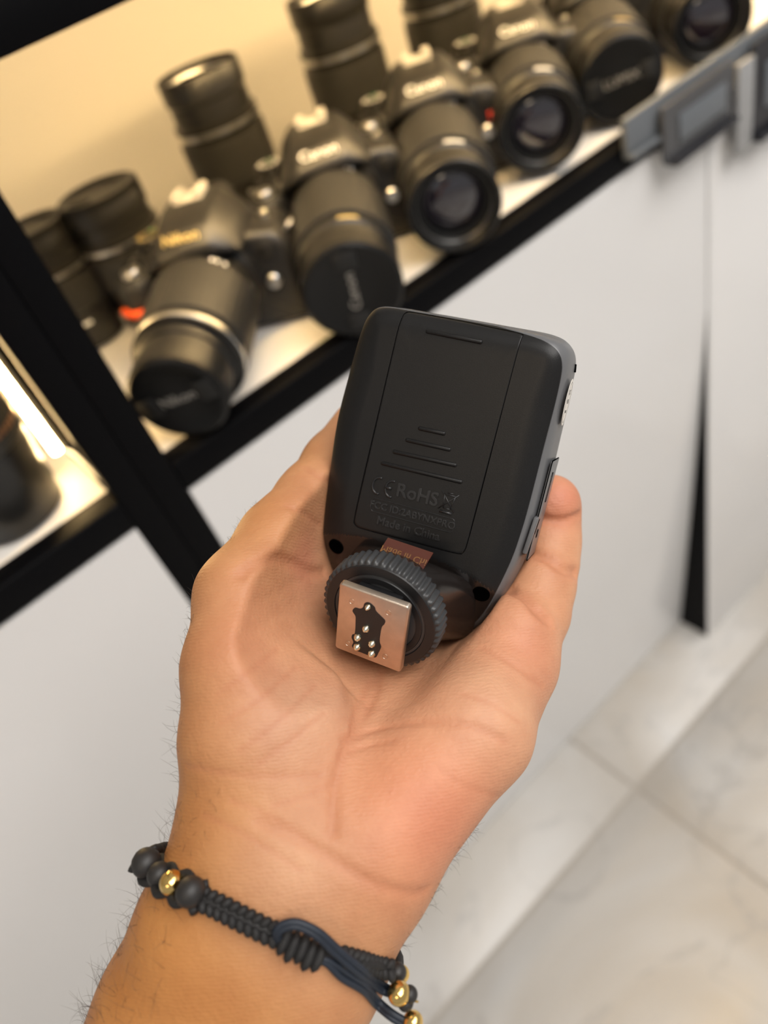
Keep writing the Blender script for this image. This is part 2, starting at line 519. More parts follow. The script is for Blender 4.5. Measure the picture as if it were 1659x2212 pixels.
def dslr(hs, front, drop, variant, logo, cap, cap_text, text_rot, badge, label, marks=M_white_print, body_w=0.062):
    hs, front = np.array(hs), np.array(front)
    v = front - hs
    Lh = np.linalg.norm(v)
    yaw = math.atan2(v[0], -v[1])
    cam_o = empty('dslr_camera', (hs[0], hs[1], ZS), yaw)
    w = body_w
    # body shell
    prism_poly('body', [(-w, 0.003), (-w - 0.002, 0.055), (-w + 0.004, 0.070), (-0.034, 0.074), (0.034, 0.074), (w - 0.008, 0.070), (w, 0.058), (w - 0.001, 0.003), (w - 0.004, 0.0), (-w + 0.004, 0.0)],
               'y', -0.020, 0.028, M_body, cam_o, 0.006)
    g = prism_poly('grip', [(-w - 0.004, -0.010), (-w - 0.003, -0.036), (-w + 0.005, -0.047), (-w + 0.018, -0.046), (-w + 0.027, -0.034), (-w + 0.030, -0.010)],
                   'z', 0.002, 0.070, M_rubber, cam_o, 0.007, 4)
    lathe('shutter_button', [(0.0075, 0.069), (0.0075, 0.073), (0.0065, 0.0745), (0.001, 0.0748)], M_silver, cam_o, 24, Matrix.Translation((-w + 0.012, -0.031, 0)))
    # prism hump: sections across x
    prof = np.array([(0.028, 0.066), (0.027, 0.090), (0.018, 0.0985), (-0.008, 0.0985), (-0.036, 0.0935), (-0.0475, 0.0835), (-0.049, 0.077), (-0.040, 0.070), (-0.018, 0.066)])
    secs = [(-0.036, 0.25), (-0.030, 0.62), (-0.020, 0.97), (-0.017, 1.0), (0.017, 1.0), (0.020, 0.97), (0.030, 0.62), (0.036, 0.25)]
    vs, fs = [], []
    for x, s in secs:
        for (y, z) in prof:
            vs.append((x, 0.0 + (y + 0.002) * (0.72 + 0.28 * s), 0.066 + (z - 0.066) * s))
    n = len(prof)
    for k in range(len(secs) - 1):
        for i in range(n):
            j = (i + 1) % n
            fs.append((k * n + i, k * n + j, (k + 1) * n + j, (k + 1) * n + i))
    fs.append(tuple(range(n))[::-1]); fs.append(tuple((len(secs) - 1) * n + i for i in range(n)))
    bm = bmesh.new()
    me = bpy.data.meshes.new('x'); me.from_pydata(vs, [], fs); bm.from_mesh(me)
    bmesh.ops.recalc_face_normals(bm, faces=bm.faces[:])
    bmesh.ops.bevel(bm, geom=[e for e in bm.edges if e.calc_face_angle(0) > 0.5], offset=0.0022, segments=2, profile=0.5, affect='EDGES')
    hump = link_bm('prism_housing', bm, M_body, cam_o, True, 32)
    text_obj('brand_lettering', logo, 0.0112, 0.0003, marks, hump,
             frame((0, -0.0405, 0.0898), (1, 0, 0), (0, 0.755, 0.656)))
    # hot shoe
    sh = box('hot_shoe', -0.0105, 0.0105, -0.002, 0.017, 0.0984, 0.1000, M_shoe, cam_o, 0.0004)
    for s in (-1, 1):
        bm = bmesh.new()
        box_bm(bm, s * 0.0105 - 0.0012, s * 0.0105 + 0.0012, -0.002, 0.017, 0.099, 0.1035, 0.0003, 1)
        box_bm(bm, s * 0.0085 - 0.003, s * 0.0085 + 0.003, -0.002, 0.017, 0.1024, 0.1038, 0.0003, 1)
        link_bm('shoe_rail', bm, M_shoe, sh)
    # eyecup
    ec = [(p[0], p[1] + 0.081) for p in rounded_rect(0.040, 0.026, 0.010)]
    prism_poly('eyecup', ec, 'y', 0.026, 0.045, M_rubber, cam_o, 0.005, 4)
    prism_poly('eyepiece', [(p[0], p[1] + 0.081) for p in rounded_rect(0.022, 0.014, 0.003)], 'y', 0.044, 0.0458, M_glass, cam_o)
    # mode dial with printed ring
    dx = -0.043
    dial = lathe('mode_dial', [(0.0105, 0.072), (0.0112, 0.073), (0.0112, 0.080), (0.0104, 0.081), (0.001, 0.0812)], M_body, cam_o, 48,
                 Matrix.Translation((dx, 0.006, 0)), mod=lambda k, i: (0.0004 if i % 2 else 0) if k in (1, 2) else 0)
    for k in range(12):
        a = 2 * math.pi * k / 12
        bm = bmesh.new()
        box_bm(bm, 0.0064, 0.0092, -0.0009, 0.0009, 0.0812, 0.0815)
        bm.transform(Matrix.Translation((dx, 0.006, 0)) @ Matrix.Rotation(a, 4, 'Z'))
        link_bm('dial_mark', bm, M_green if k == 3 else marks, dial)
    for (bx, by, br) in [(-0.05, -0.012, 0.0028), (-0.041, -0.012, 0.0024), (-0.030, 0.014, 0.0028), (0.045, 0.010, 0.0034), (-0.052, 0.020, 0.003)]:
        lathe('button', [(br, 0.070), (br, 0.0752), (br * 0.8, 0.0758), (0.0003, 0.0759)], M_silver if br > 0.003 else M_body, cam_o, 16, Matrix.Translation((bx, by, 0)))
    for s in (-1, 1):
        tube('strap_lug', [(s * (w - 0.001) + s * 0.004 * math.sin(a), 0.004 + 0.0055 * math.cos(a), 0.063 + 0.003 * math.sin(a)) for a in np.linspace(0, 2 * math.pi, 17)[:-1]],
             0.0011, M_silver, cam_o, 6, True)
    lathe('lens_release', [(0.0055, 0.0), (0.0055, 0.004), (0.0045, 0.005), (0.0005, 0.0052)], M_silver, cam_o, 20, Matrix.Translation((0.044, -0.019, 0.036)) @ LATHE_Y)
    lathe('front_dial', [(0.006, 0.0), (0.006, 0.003), (0.004, 0.004), (0.0005, 0.0042)], M_body, cam_o, 20, Matrix.Translation((0.047, -0.019, 0.060)) @ LATHE_Y)
    if badge == 'red':
        bx = box('badge', 0.047, 0.058, -0.0215, -0.019, 0.044, 0.051, M_red, cam_o, 0.0008)
        text_obj('badge_lettering', 'EOS', 0.0045, 0.0001, M_white_print, cam_o, frame((0.0515, -0.0212, 0.056), (1, 0, 0), (0, 0, 1)))
    elif badge == 'orange':
        pth = [(-w + 0.012 + 0.0195 * math.sin(a) * 0.95, -0.030 - 0.0185 * math.cos(a), 0.052 - 0.004 * math.cos(a)) for a in np.linspace(-1.1, 1.25, 14)]
        tube('accent_stripe', pth, [0.0012] + [0.0030] * 12 + [0.0012], M_orange, cam_o, 8)
    # lens
    mz = 0.046
    y0 = -0.020
    Ltot = math.hypot(Lh + y0, drop)
    pitch = math.atan2(drop, Lh + y0)
    M = Matrix.Translation((0, y0, mz)) @ Matrix.Rotation(pitch, 4, 'X') @ LATHE_Y
    lathe('lens_mount', [(0.037, -0.004), (0.037, 0.006), (0.034, 0.010), (0.033, 0.011)], M_body, cam_o, 56, M)
    if variant == 'zoomed':
        r, rf = 0.0365, 0.0305
        L = Ltot - 0.0045
        lens = lathe('lens', [(0.0325, 0.008), (0.034, 0.012), (0.035, 0.024), (0.036, 0.028), (0.036, L - 0.040), (0.0365, L - 0.038), (0.0365, L - 0.031), (0.0325, L - 0.030), (0.0322, L - 0.024),
                              (rf, L - 0.023), (rf, L - 0.014), (0.0318, L - 0.013), (0.0318, L), (rf - 0.001, L)], M_barrel, cam_o, 64, M)
        lathe('zoom_ring', [(0.036, 0.031), (0.0372, 0.032), (0.0372, L - 0.043), (0.036, L - 0.042)], M_zoom, lens, 144, M, mod=lambda k, i: (0.0005 if i % 3 else 0) if k in (1, 2) else 0)
        lathe('trim_ring', [(0.0366, L - 0.0375), (0.0371, L - 0.037), (0.0371, L - 0.0335), (0.0366, L - 0.033)], M_silver, lens, 64, M)
        r = 0.0318
        mk_s, mk_r = 0.020, 0.0352
        mk2 = 0.0275
    else:
        r = 0.0345
        L = Ltot - (0.0045 if cap else 0)
        lens = lathe('lens', [(0.032, 0.008), (0.0335, 0.012), (0.0345, 0.030), (0.0345, L - 0.034), (0.0352, L - 0.033), (0.0352, L - 0.028), (0.0335, L - 0.0265), (0.0325, L - 0.018), (0.0325, L - 0.013),
                              (r, L - 0.0115), (r, L - 0.001), (r - 0.0008, L), (r - 0.0022, L), (r - 0.003, L - 0.004), (r - 0.004, L - 0.018)], M_barrel, cam_o, 64, M)
        lathe('zoom_ring', [(0.0345, 0.034), (0.0360, 0.035), (0.0360, L - 0.040), (0.0345, L - 0.039)], M_zoom, lens, 144, M, mod=lambda k, i: (0.0005 if i % 3 else 0) if k in (1, 2) else 0)
        mk_s, mk_r = L - 0.0305, 0.0353
        mk2 = 0.022
    def lens_mark(s, rad, a0, a1, width, m):
        vs, fs = [], []
        K = 10
        for q in range(K + 1):
            a = a0 + (a1 - a0) * q / K
            for (ss, rr) in ((s - width / 2, rad), (s + width / 2, rad), (s + width / 2, rad + 0.0004), (s - width / 2, rad + 0.0004)):
                vs.append(tuple(M @ Vector((rr * math.cos(a), rr * math.sin(a), ss))))
        for q in range(K):
            for i in range(4):
                j = (i + 1) % 4
                fs.append((q * 4 + i, q * 4 + j, q * 4 + 4 + j, q * 4 + 4 + i))
        fs.append((0, 1, 2, 3)); fs.append((K * 4, K * 4 + 1, K * 4 + 2, K * 4 + 3))
        obj('lens_marking', vs, fs, m, lens, smooth=False)
    up = math.pi / 2
    if variant == 'zoomed':
        lens_mark(mk_s, mk_r, up - 0.30, up + 0.55, 0.003, M_gold_print)
        for a in (-0.65, -0.55, -0.8):
            lens_mark(mk2, 0.0357, up + a - 0.03, up + a + 0.03, 0.003, M_white_print)
    else:
        lens_mark(mk_s, mk_r, up - 0.50, up - 0.10, 0.0028, M_gold_print if cap else M_white_print)
        for a in (0.35, 0.02, -0.35, -0.5, -0.62):
            lens_mark(mk2, 0.0343, up + a - 0.025, up + a + 0.025, 0.0026, M_white_print)
    lens_front(lens, M, L, r, cap, cap_text, text_rot)
    tag(cam_o, label, 'camera', 'cameras lined up on the shelf')
    return cam_o

dslr((0.2085, 0.541), (0.1045, 0.4325), 0.012, 'zoomed', 'Nikon', True, 'Nikon', 0.15, 'orange', 'black camera with orange grip accent, long capped zoom lens, beside the double post', M_gold_print)
dslr((0.331, 0.551), (0.240, 0.417), 0.010, 'kit', 'Canon', True, 'Canon', 1.5, None, 'black camera with capped lens, second from the double post')
dslr((0.448, 0.556), (0.350, 0.430), 0.008, 'kit', 'Canon', False, None, 0, 'red', 'black camera with red badge and uncapped lens, third from the double post')
dslr((0.567, 0.562), (0.474, 0.456), 0.008, 'kit', 'Canon', False, None, 0, 'red', 'black camera with red badge and uncapped lens, fourth from the double post')
dslr((0.672, 0.570), (0.570, 0.452), 0.008, 'kit', 'LUMIX', True, 'LUMIX', 0.1, None, 'black camera with capped lens lettered on its cap, at the grey price strip')
dslr((0.800, 0.575), (0.690, 0.447), 0.008, 'kit', 'Canon', False, None, 0, None, 'black camera with wide open lens at the top right corner')

# ------------------------------------------------------------------ loose lenses standing upright
def upright_lens(loc, h, r, cap, label, group='lenses standing behind the cameras', rot=0.5, copper=False, rf=0.672):
    o = empty('camera_lens', (loc[0], loc[1], loc[2] if len(loc) > 2 else ZS))
    rm = r * 0.86
    b = lathe('barrel', [(rm - 0.003, 0.0), (rm, 0.001), (rm, 0.010), (rm + 0.002, 0.014), (r * 0.93, h * 0.22), (r, h * 0.32), (r, h * 0.66), (r + 0.0008, h * 0.68), (r + 0.0008, h * 0.73), (r * 0.94, h * 0.745), (r * 0.93, h * 0.85),
                         (r * 0.985, h * 0.87), (r * 0.985, h - 0.001), (r * 0.97, h), (r * 0.93, h), (r * 0.92, h - 0.003), (r * 0.90, h - 0.018)], M_barrel, o, 64)
    lathe('zoom_ring', [(r, h * 0.36), (r + 0.0014, h * 0.37), (r + 0.0014, h * 0.62), (r, h * 0.63)], M_zoom, o, 144, mod=lambda k, i: (0.0005 if i % 3 else 0) if k in (1, 2) else 0)
    lathe('trim_ring', [(r * 0.995, h * (rf - 0.004)), (r + 0.0019, h * rf), (r + 0.0019, h * (rf + 0.028)), (r * 0.995, h * (rf + 0.032))], M_copper if copper else M_silver, o, 64)
    lens_front(o, Matrix.Rotation(rot, 4, 'Z'), h, r * 0.985, cap, None, 0, M_glass_sheen)
    for a in (-2.3, -1.9, -1.75):
        vs = []
        for rr in (r * 0.955, r * 0.97):
            for (aa, zz) in ((a - 0.09, h * 0.235), (a + 0.09, h * 0.235), (a + 0.09, h * 0.262), (a - 0.09, h * 0.262)):
                vs.append((rr * math.cos(aa), rr * math.sin(aa), zz))
        obj('lens_marking', vs, [(0, 1, 2, 3), (4, 5, 6, 7), (0, 1, 5, 4), (1, 2, 6, 5), (2, 3, 7, 6), (3, 0, 4, 7)], M_white_print, o, smooth=False)
    tag(o, label, 'lens', group)
    return o
upright_lens((0.325, 0.695), 0.140, 0.0375, False, 'tall black lens standing upright with pale reflecting glass facing up, behind the second camera')
upright_lens((0.183, 0.648), 0.102, 0.0345, True, 'short black lens standing upright with a pinch cap, behind the orange accented camera')
upright_lens((0.128, 0.668), 0.098, 0.0300, True, 'black capped lens standing upright, half hidden by the double post')
upright_lens((0.470, 0.690), 0.150, 0.0375, False, 'tall black lens standing upright behind the third camera, cut by the top edge')
upright_lens((0.600, 0.690), 0.140, 0.0375, False, 'tall black lens standing behind the fourth camera, only its base in view')

# big lens on the left unit
upright_lens((-0.010, 0.490), 0.150, 0.0355, True, 'large black lens with copper ring standing beside the light strip', None, 0.2, True, 0.42)

# ------------------------------------------------------------------ flash trigger held in the hand
def P(px, py, d):                        # point seen at (px, py), d mm in front of the lens, in camera axes (mm)
    return np.array([(px - IW / 2) / FPX * d, (py - IH / 2) / FPX * d, d])
def unit(v):
    v = np.asarray(v, float)
    return v / np.linalg.norm(v)
DV = unit([0.223, -0.944, -0.244])       # up along the trigger
DU = np.array([0.920, 0.227, -0.320]); DU = unit(DU - DV * DU.dot(DV))
DW = -unit(np.cross(DU, DV)) if np.cross(DU, DV)[2] > 0 else unit(np.cross(DU, DV))   # out of its battery door
DC = P(940, 950, 212)
DFLIP = np.dot(np.cross(RC @ DU, RC @ DV), RC @ DW)
dw_c = cam2world(DC / 1000)
A = np.stack([RC @ DU, RC @ DV, RC @ DW], axis=1) * 0.001
trig = empty('flash_trigger', matrix=Matrix([[*A[0], dw_c[0]], [*A[1], dw_c[1]], [*A[2], dw_c[2]], [0, 0, 0, 1]]))
tag(trig, 'black plastic flash trigger with metal hot shoe foot held in the hand', 'flash trigger')
def cam2dev(p):
    q = np.asarray(p, float) - DC
    return np.stack([q @ DU, q @ DV, q @ DW], axis=-1)

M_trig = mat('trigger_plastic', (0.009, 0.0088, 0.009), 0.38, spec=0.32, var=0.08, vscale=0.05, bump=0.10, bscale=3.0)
M_trig_side_lit = mat('trigger_side_lightened', (0.13, 0.132, 0.138), 0.34, var=0.05, vscale=0.05)  # lightened to grey: reflection of the white panel put into the colour
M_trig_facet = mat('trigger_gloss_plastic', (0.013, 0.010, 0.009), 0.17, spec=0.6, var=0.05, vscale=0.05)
M_hole = mat('black_hole', (0.001, 0.001, 0.001), 0.8, spec=0.0)
M_emboss = mat('trigger_embossing', (0.016, 0.016, 0.017), 0.30)
M_brown = mat('neck_reflection_paint', (0.075, 0.016, 0.008), 0.12, coat=0.6)  # painted reflection on the neck, not a real label
M_brown_text = mat('reflected_text_paint', (0.20, 0.09, 0.02), 0.3)
M_wheel = mat('wheel_plastic', (0.035, 0.036, 0.038), 0.38, var=0.06, vscale=0.05)
M_wheel_face = mat('wheel_face_plastic', (0.010, 0.010, 0.011), 0.42)
M_sticker = mat('sticker_paper', (0.80, 0.76, 0.70), 0.55)
M_ink = mat('sticker_ink', (0.05, 0.05, 0.05), 0.5)
M_pin = mat('contact_pin', (0.86, 0.80, 0.62), 0.18, 1.0)

def plate_mat():
    m = mat('worn_foot_plate', (0.62, 0.52, 0.43), 0.34, 1.0, var=0.16, vscale=0.35, bump=0.25, bscale=4.0)
    return m
M_plate = plate_mat()

def catmull_closed(pts, sub):
    pts = [np.asarray(p, float) for p in pts]
    n = len(pts); out = []
    for i in range(n):
        a, b, c, d = pts[i - 1], pts[i], pts[(i + 1) % n], pts[(i + 2) % n]
        for s in range(sub):
            t = s / sub
            out.append(0.5 * (2 * b + (c - a) * t + (2 * a - 5 * b + 4 * c - d) * t * t + (3 * b - a - 3 * c + d) * t ** 3))
    return np.array(out)
OUTL = catmull_closed([(-2.5, 32.6), (10, 33.2), (20.5, 33.6), (25.6, 32.4), (28.4, 29.0), (29.4, 22), (30.2, 6), (30.8, -8), (30.8, -18), (29.9, -29), (26.9, -42.6), (22.4, -52.6), (16, -59.4), (7.5, -63),
                       (-1, -63.6), (-10, -61), (-18, -56), (-23.6, -49.5), (-26.8, -41.8), (-28.6, -32), (-29.8, -20), (-31, -3), (-30.4, 12), (-29.6, 23), (-28.2, 28.4), (-24.6, 31.2), (-14, 32)], 6)
DOOR = catmull_closed([(-1, 32.2), (8, 32.35), (14.2, 32.5), (15.6, 32.2), (15.8, 31), (15.85, 20), (15.9, 0), (15.95, -15), (15.95, -25), (15.6, -27.6), (13.6, -28.9), (0, -29.8), (-14.5, -30.7), (-17, -30.3), (-17.9, -28.2),
                       (-17.9, -12), (-17.85, 0), (-17.8, 18), (-17.7, 29.5), (-17.4, 31), (-16, 31.5), (-8, 31.9)], 6)
def resample_angle(poly, c, N):
    """points of a star shaped loop at N fixed angles around c"""
    d = poly - c
    ang = np.unwrap(np.arctan2(d[:, 1], d[:, 0]))
    if ang[-1] < ang[0]:
        poly = poly[::-1]; d = d[::-1]; ang = np.unwrap(np.arctan2(d[:, 1], d[:, 0]))
    ang = np.append(ang, ang[0] + 2 * np.pi)
    pp = np.vstack([poly, poly[:1]])
    return ang, pp
def loops(N):
    c = np.array([-0.8, -4.0])
    ao, po = resample_angle(OUTL, c, N)
    ad, pd = resample_angle(DOOR, c, N)
    # arc-length parameter of the door, so that corners stay sharp
    seg = np.linalg.norm(np.diff(pd, axis=0), axis=1)
    s = np.concatenate([[0], np.cumsum(seg)])
    th = np.interp(np.linspace(0, s[-1], N, endpoint=False), s, ad)
    def at(a, p, t):
        t = (t - a[0]) % (2 * np.pi) + a[0]
        return np.stack([np.interp(t, a, p[:, 0]), np.interp(t, a, p[:, 1])], 1)
    return at(ao, po, th), at(ad, pd, th)
def seg_dist(p, poly):
    a = poly; b = np.roll(poly, -1, 0)
    best = np.full(len(p), 1e9)
    for i in range(0, len(p), 2000):
        q = p[i:i + 2000, None, :]
        ab = (b - a)[None]
        t = np.clip(((q - a[None]) * ab).sum(-1) / ((ab ** 2).sum(-1) + 1e-12), 0, 1)
        best[i:i + 2000] = np.sqrt((((a[None] + ab * t[..., None]) - q) ** 2).sum(-1)).min(1)
    return best
FACET = math.radians(20)
def body_h(p):
    """height of the door side over the (u, v) plane"""
    s = seg_dist(p, OUTL)
    R = np.interp(p[:, 1], [15, 33], [8.5, 5.0])
    t = np.clip(1 - s / R, 0, 1)
    h = -6.0 * (1 - np.sqrt(np.clip(1 - 0.80 * t ** 2.0, 0, 1)))
    vc = -32.5 + 0.0045 * p[:, 0] ** 2 * 0 - np.abs(p[:, 0] / 24.0) ** 3 * 3.0
    k = vc - p[:, 1]
    drop = np.where(k > 0.6, k, np.where(k < -0.6, 0, (k + 0.6) ** 2 / 2.4))
    return h - drop * math.tan(FACET)
NL = 260
LO, LD = loops(NL)
def loft(rings):
    n = len(rings[0])
    vs = np.concatenate(rings)
    fs = []
    for k in range(len(rings) - 1):
        for i in range(n):
            j = (i + 1) % n
            fs.append((k * n + i, k * n + j, k * n + n + j, k * n + n + i))
    fs.append(tuple(range(n))[::-1])
    fs.append(tuple((len(rings) - 1) * n + i for i in range(n)))
    return vs, fs
ctr = np.array([0.0, -13.0])
def inset(loop, d):
    a = loop - ctr
    d = np.asarray(d, float).reshape(-1, 1)
    L = np.linalg.norm(a, axis=1, keepdims=True)
    return ctr + a * (1 - d / L)
def ring3(p2, w):
    w = np.broadcast_to(w, (len(p2),))
    return np.column_stack([p2, w])
LOF = inset(LO, 1.7 * np.clip((LO[:, 0] - 8) / 16, 0, 1))
edge_h = body_h(LOF)
# front shell (door side)
rings = [ring3(inset(LOF, 1.0), edge_h - 1.6), ring3(inset(LOF, 0.05), edge_h - 1.5), ring3(inset(LOF, 0.0), edge_h - 0.3)]
ts = np.concatenate([np.linspace(0, 0.35, 14) ** 1.3 / 0.35 ** 0.3 * 1.0, np.linspace(0.37, 1, 26)])
for t in ts:
    p = LOF + (inset(LD, -0.30) - LOF) * t
    rings.append(ring3(p, body_h(p)))
p = inset(LD, -0.22); rings.append(ring3(p, body_h(p) - 0.15))
rings.append(ring3(p, body_h(p) - 1.3))
vs, fs = loft(rings)
sh = obj('front_shell', vs, fs, M_trig, trig)
sh.data.set_sharp_from_angle(angle=math.radians(50))
sh.data.materials.append(M_trig_facet)
for pl in sh.data.polygons:
    c3 = pl.center
    if c3.y < -32.5 - abs(c3.x / 24.0) ** 3 * 3.0:
        pl.material_index = 1
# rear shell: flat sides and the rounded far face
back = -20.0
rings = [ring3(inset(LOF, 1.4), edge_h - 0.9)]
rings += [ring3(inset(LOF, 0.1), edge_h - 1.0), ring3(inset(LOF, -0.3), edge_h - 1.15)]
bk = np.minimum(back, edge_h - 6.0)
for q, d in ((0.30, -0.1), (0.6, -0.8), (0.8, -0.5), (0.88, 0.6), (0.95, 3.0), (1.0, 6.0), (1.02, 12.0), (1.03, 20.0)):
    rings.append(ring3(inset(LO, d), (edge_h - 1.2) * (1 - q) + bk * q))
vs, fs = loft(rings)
rs = obj('rear_shell', vs, fs, M_trig_side_lit, trig)
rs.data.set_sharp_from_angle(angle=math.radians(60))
# battery door
dc = LD.mean(0)
rings = [ring3(LD, body_h(LD) - 1.3), ring3(LD, body_h(LD) - 0.14)]
for t in (0.008, 0.02, 0.06, 0.12, 0.2, 0.32, 0.46, 0.6, 0.75, 0.9, 0.985):
    p = LD + (dc - LD) * t
    rings.append(ring3(p, body_h(p)))
vs, fs = loft(rings)
door = obj('battery_door', vs, fs, M_trig, trig)
door.data.set_sharp_from_angle(angle=math.radians(50))

def ridge(a, b, r=0.62, name='grip_ridge'):
    a = np.array([*a, body_h(np.array([a], float))[0] - 0.12]); b = np.array([*b, body_h(np.array([b], float))[0] - 0.12])
    t = unit(b - a)
    pth = [a - t * r, a - t * r * 0.6, a, (a + b) / 2, b, b + t * r * 0.6, b + t * r]
    tube(name, pth, [r * 0.15, r * 0.8, r, r, r, r * 0.8, r * 0.15], M_trig, door, 10)
for a, b in [((-9.4, 27.7), (5.6, 28.2)), ((-5.0, 1.9), (1.9, 2.3)), ((-7.8, -2.2), (4.5, -1.5)), ((-10.7, -6.4), (7.2, -5.2)), ((-13.3, -10.5), (9.9, -9.2))]:
    ridge(a, b)
def dtext(body, u, v, size, xs=1.0, tilt=0.0, off=0.0):
    c = math.cos(tilt); s_ = math.sin(tilt)
    text_obj('embossed_lettering', body, size, 0.14, M_emboss, door, frame((u, v, 0.05), (c, s_, 0), (-s_, c, 0)), xscale=xs, bevel=0.05, offset=off)
tl = 0.045
dtext('RoHS', -1.2, -16.4, 5.4, 1.0, tl, 0.08)
# the CE mark: two arcs and a bar
for cu_, bar in ((-12.9, False), (-8.9, True)):
    pth = [(cu_ + 2.0 * math.cos(a) * 0.95, -17.0 + (cu_ + 11) * tl + 2.35 * math.sin(a), 0.05) for a in np.linspace(math.radians(75), math.radians(285), 22)]
    tube('embossed_mark', pth, 0.34, M_emboss, door, 8)
    if bar:
        tube('embossed_mark', [(cu_ - 1.9, -17.0 + 0.1, 0.05), (cu_ - 0.1, -17.0 + 0.18, 0.12)], 0.42, M_emboss, door, 8)
# crossed-out bin
def bl(a, b, r=0.17):
    tube('embossed_mark', [(a[0], a[1], 0.06), ((a[0] + b[0]) / 2, (a[1] + b[1]) / 2, 0.06), (b[0], b[1], 0.06)], r, M_emboss, door, 6)
bx, by = 8.0, -15.6
bl((bx - 1.9, by + 1.9), (bx + 1.9, by + 2.0)); bl((bx - 1.6, by + 1.8), (bx - 1.0, by - 2.0)); bl((bx + 1.6, by + 1.9), (bx + 1.0, by - 1.9)); bl((bx - 1.0, by - 2.0), (bx + 1.0, by - 1.9))
bl((bx - 2.5, by + 2.6), (bx + 2.2, by - 2.4)); bl((bx + 2.5, by + 2.7), (bx - 2.4, by - 2.5)); bl((bx - 0.8, by + 2.5), (bx + 0.9, by + 2.55))
bl((bx - 1.8, by - 3.1), (bx + 1.8, by - 3.0), 0.42)
# boxed number
rr = rounded_rect(25.0, 3.9, 0.9, 4)
c_, s_ = math.cos(tl), math.sin(tl)
tube('embossed_frame', [(-1.3 + p[0] * c_ - p[1] * s_, -22.3 + p[0] * s_ + p[1] * c_, 0.04) for p in rr], 0.13, M_emboss, door, 6, True)
dtext('FCC ID:2ABYNXPRO', -1.3, -22.3, 2.9, 0.98, tl, 0.03)
dtext('Made in China', -1.5, -26.5, 3.3, 1.0, tl, 0.04)

# screw holes on the lower facet
for (u_, v_) in [(-22.4, -39.2), (23.2, -38.4)]:
    h0, hu, hv_ = body_h(np.array([[u_, v_], [u_ + 0.8, v_], [u_, v_ + 0.8]]))
    fr = frame((u_, v_, h0 + 0.12), (0.8, 0, hu - h0), (0, 0.8, hv_ - h0))
    lathe('screw_hole', [(2.5, -0.6), (2.5, 0.12), (2.2, 0.16), (2.0, 0.1), (0.1, 0.09)], M_hole, trig, 28, fr)

# the foot stack along the facet normal
PC = cam2dev(P(800, 1358, 200))
N2 = np.array([0, -math.sin(FACET), math.cos(FACET)])
V2 = np.array([0, math.cos(FACET), math.sin(FACET)])
def stack(k):
    return frame(PC - N2 * k, (1, 0, 0), tuple(V2))
FS = stack(0)
hgt = (PC - np.array([0, 0, body_h(PC[None, :2])[0]]))[2] * math.cos(FACET)
# neck: rounded-square base blending to the round collar
rings = []
K = 72
for q in np.linspace(0, 1, 14):
    e = 2.0 + 2.2 * (1 - q) ** 1.5
    rx = 20.5 * (1 - q) ** 1.6 + 15.2 * (1 - (1 - q) ** 1.6)
    ry = 12.5 * (1 - q) ** 1.6 + 15.2 * (1 - (1 - q) ** 1.6)
    ang = np.linspace(0, 2 * np.pi, K, endpoint=False)
    x = rx * np.sign(np.cos(ang)) * np.abs(np.cos(ang)) ** (2 / e)
    y = ry * np.sign(np.sin(ang)) * np.abs(np.sin(ang)) ** (2 / e) - 9.0 * (1 - q) ** 1.2
    z = -(hgt + 1.0) * (1 - q) - 12.5 * q
    rings.append(np.column_stack([x, y, np.full(K, z)]))
rings = [np.array([FS @ Vector(tuple(p)) for p in r]) for r in rings]
vs, fs = loft(rings)
nk = obj('neck', vs, fs, M_trig_facet, trig)
nk.data.set_sharp_from_angle(angle=math.radians(60))
# brown plate standing in for the door lettering's reflection on the glossy neck
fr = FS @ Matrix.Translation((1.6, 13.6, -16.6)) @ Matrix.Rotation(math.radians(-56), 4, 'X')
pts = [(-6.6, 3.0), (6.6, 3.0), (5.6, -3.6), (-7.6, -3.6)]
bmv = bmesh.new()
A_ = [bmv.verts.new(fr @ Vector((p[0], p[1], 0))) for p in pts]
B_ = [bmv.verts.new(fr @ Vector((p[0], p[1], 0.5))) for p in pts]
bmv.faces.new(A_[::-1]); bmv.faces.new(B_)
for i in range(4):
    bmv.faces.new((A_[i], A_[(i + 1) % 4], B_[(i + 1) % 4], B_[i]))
refl_o = link_bm('painted_reflection', bmv, M_brown, trig)
text_obj('reflected_lettering', 'Made in Chi', 2.7, 0.05, M_brown_text, refl_o, fr @ Matrix.Translation((-0.6, -0.3, 0.55)) @ Matrix.Diagonal((1, -1, 1, 1)))
# knurled locking wheel
NT = 300
def knurl(k, i):
    return (0.42 * math.cos(2 * math.pi * i / NT * 50)) if k in (2, 3, 4, 5) else 0
wheel = lathe('locking_wheel', [(14.6, -12.5), (15.6, -12.4), (16.4, -11.9), (16.7, -11.2), (16.7, -6.6), (16.4, -5.9), (15.5, -5.5)], M_wheel, trig, NT, FS, mod=knurl, angle=70)
lathe('wheel_face', [(15.9, -5.7), (15.6, -5.35), (13.2, -5.2), (12.9, -5.6), (12.4, -5.6), (12.1, -5.25), (10.6, -5.2), (10.2, -6.4), (2, -6.4)], M_wheel_face, wheel, 96, FS)
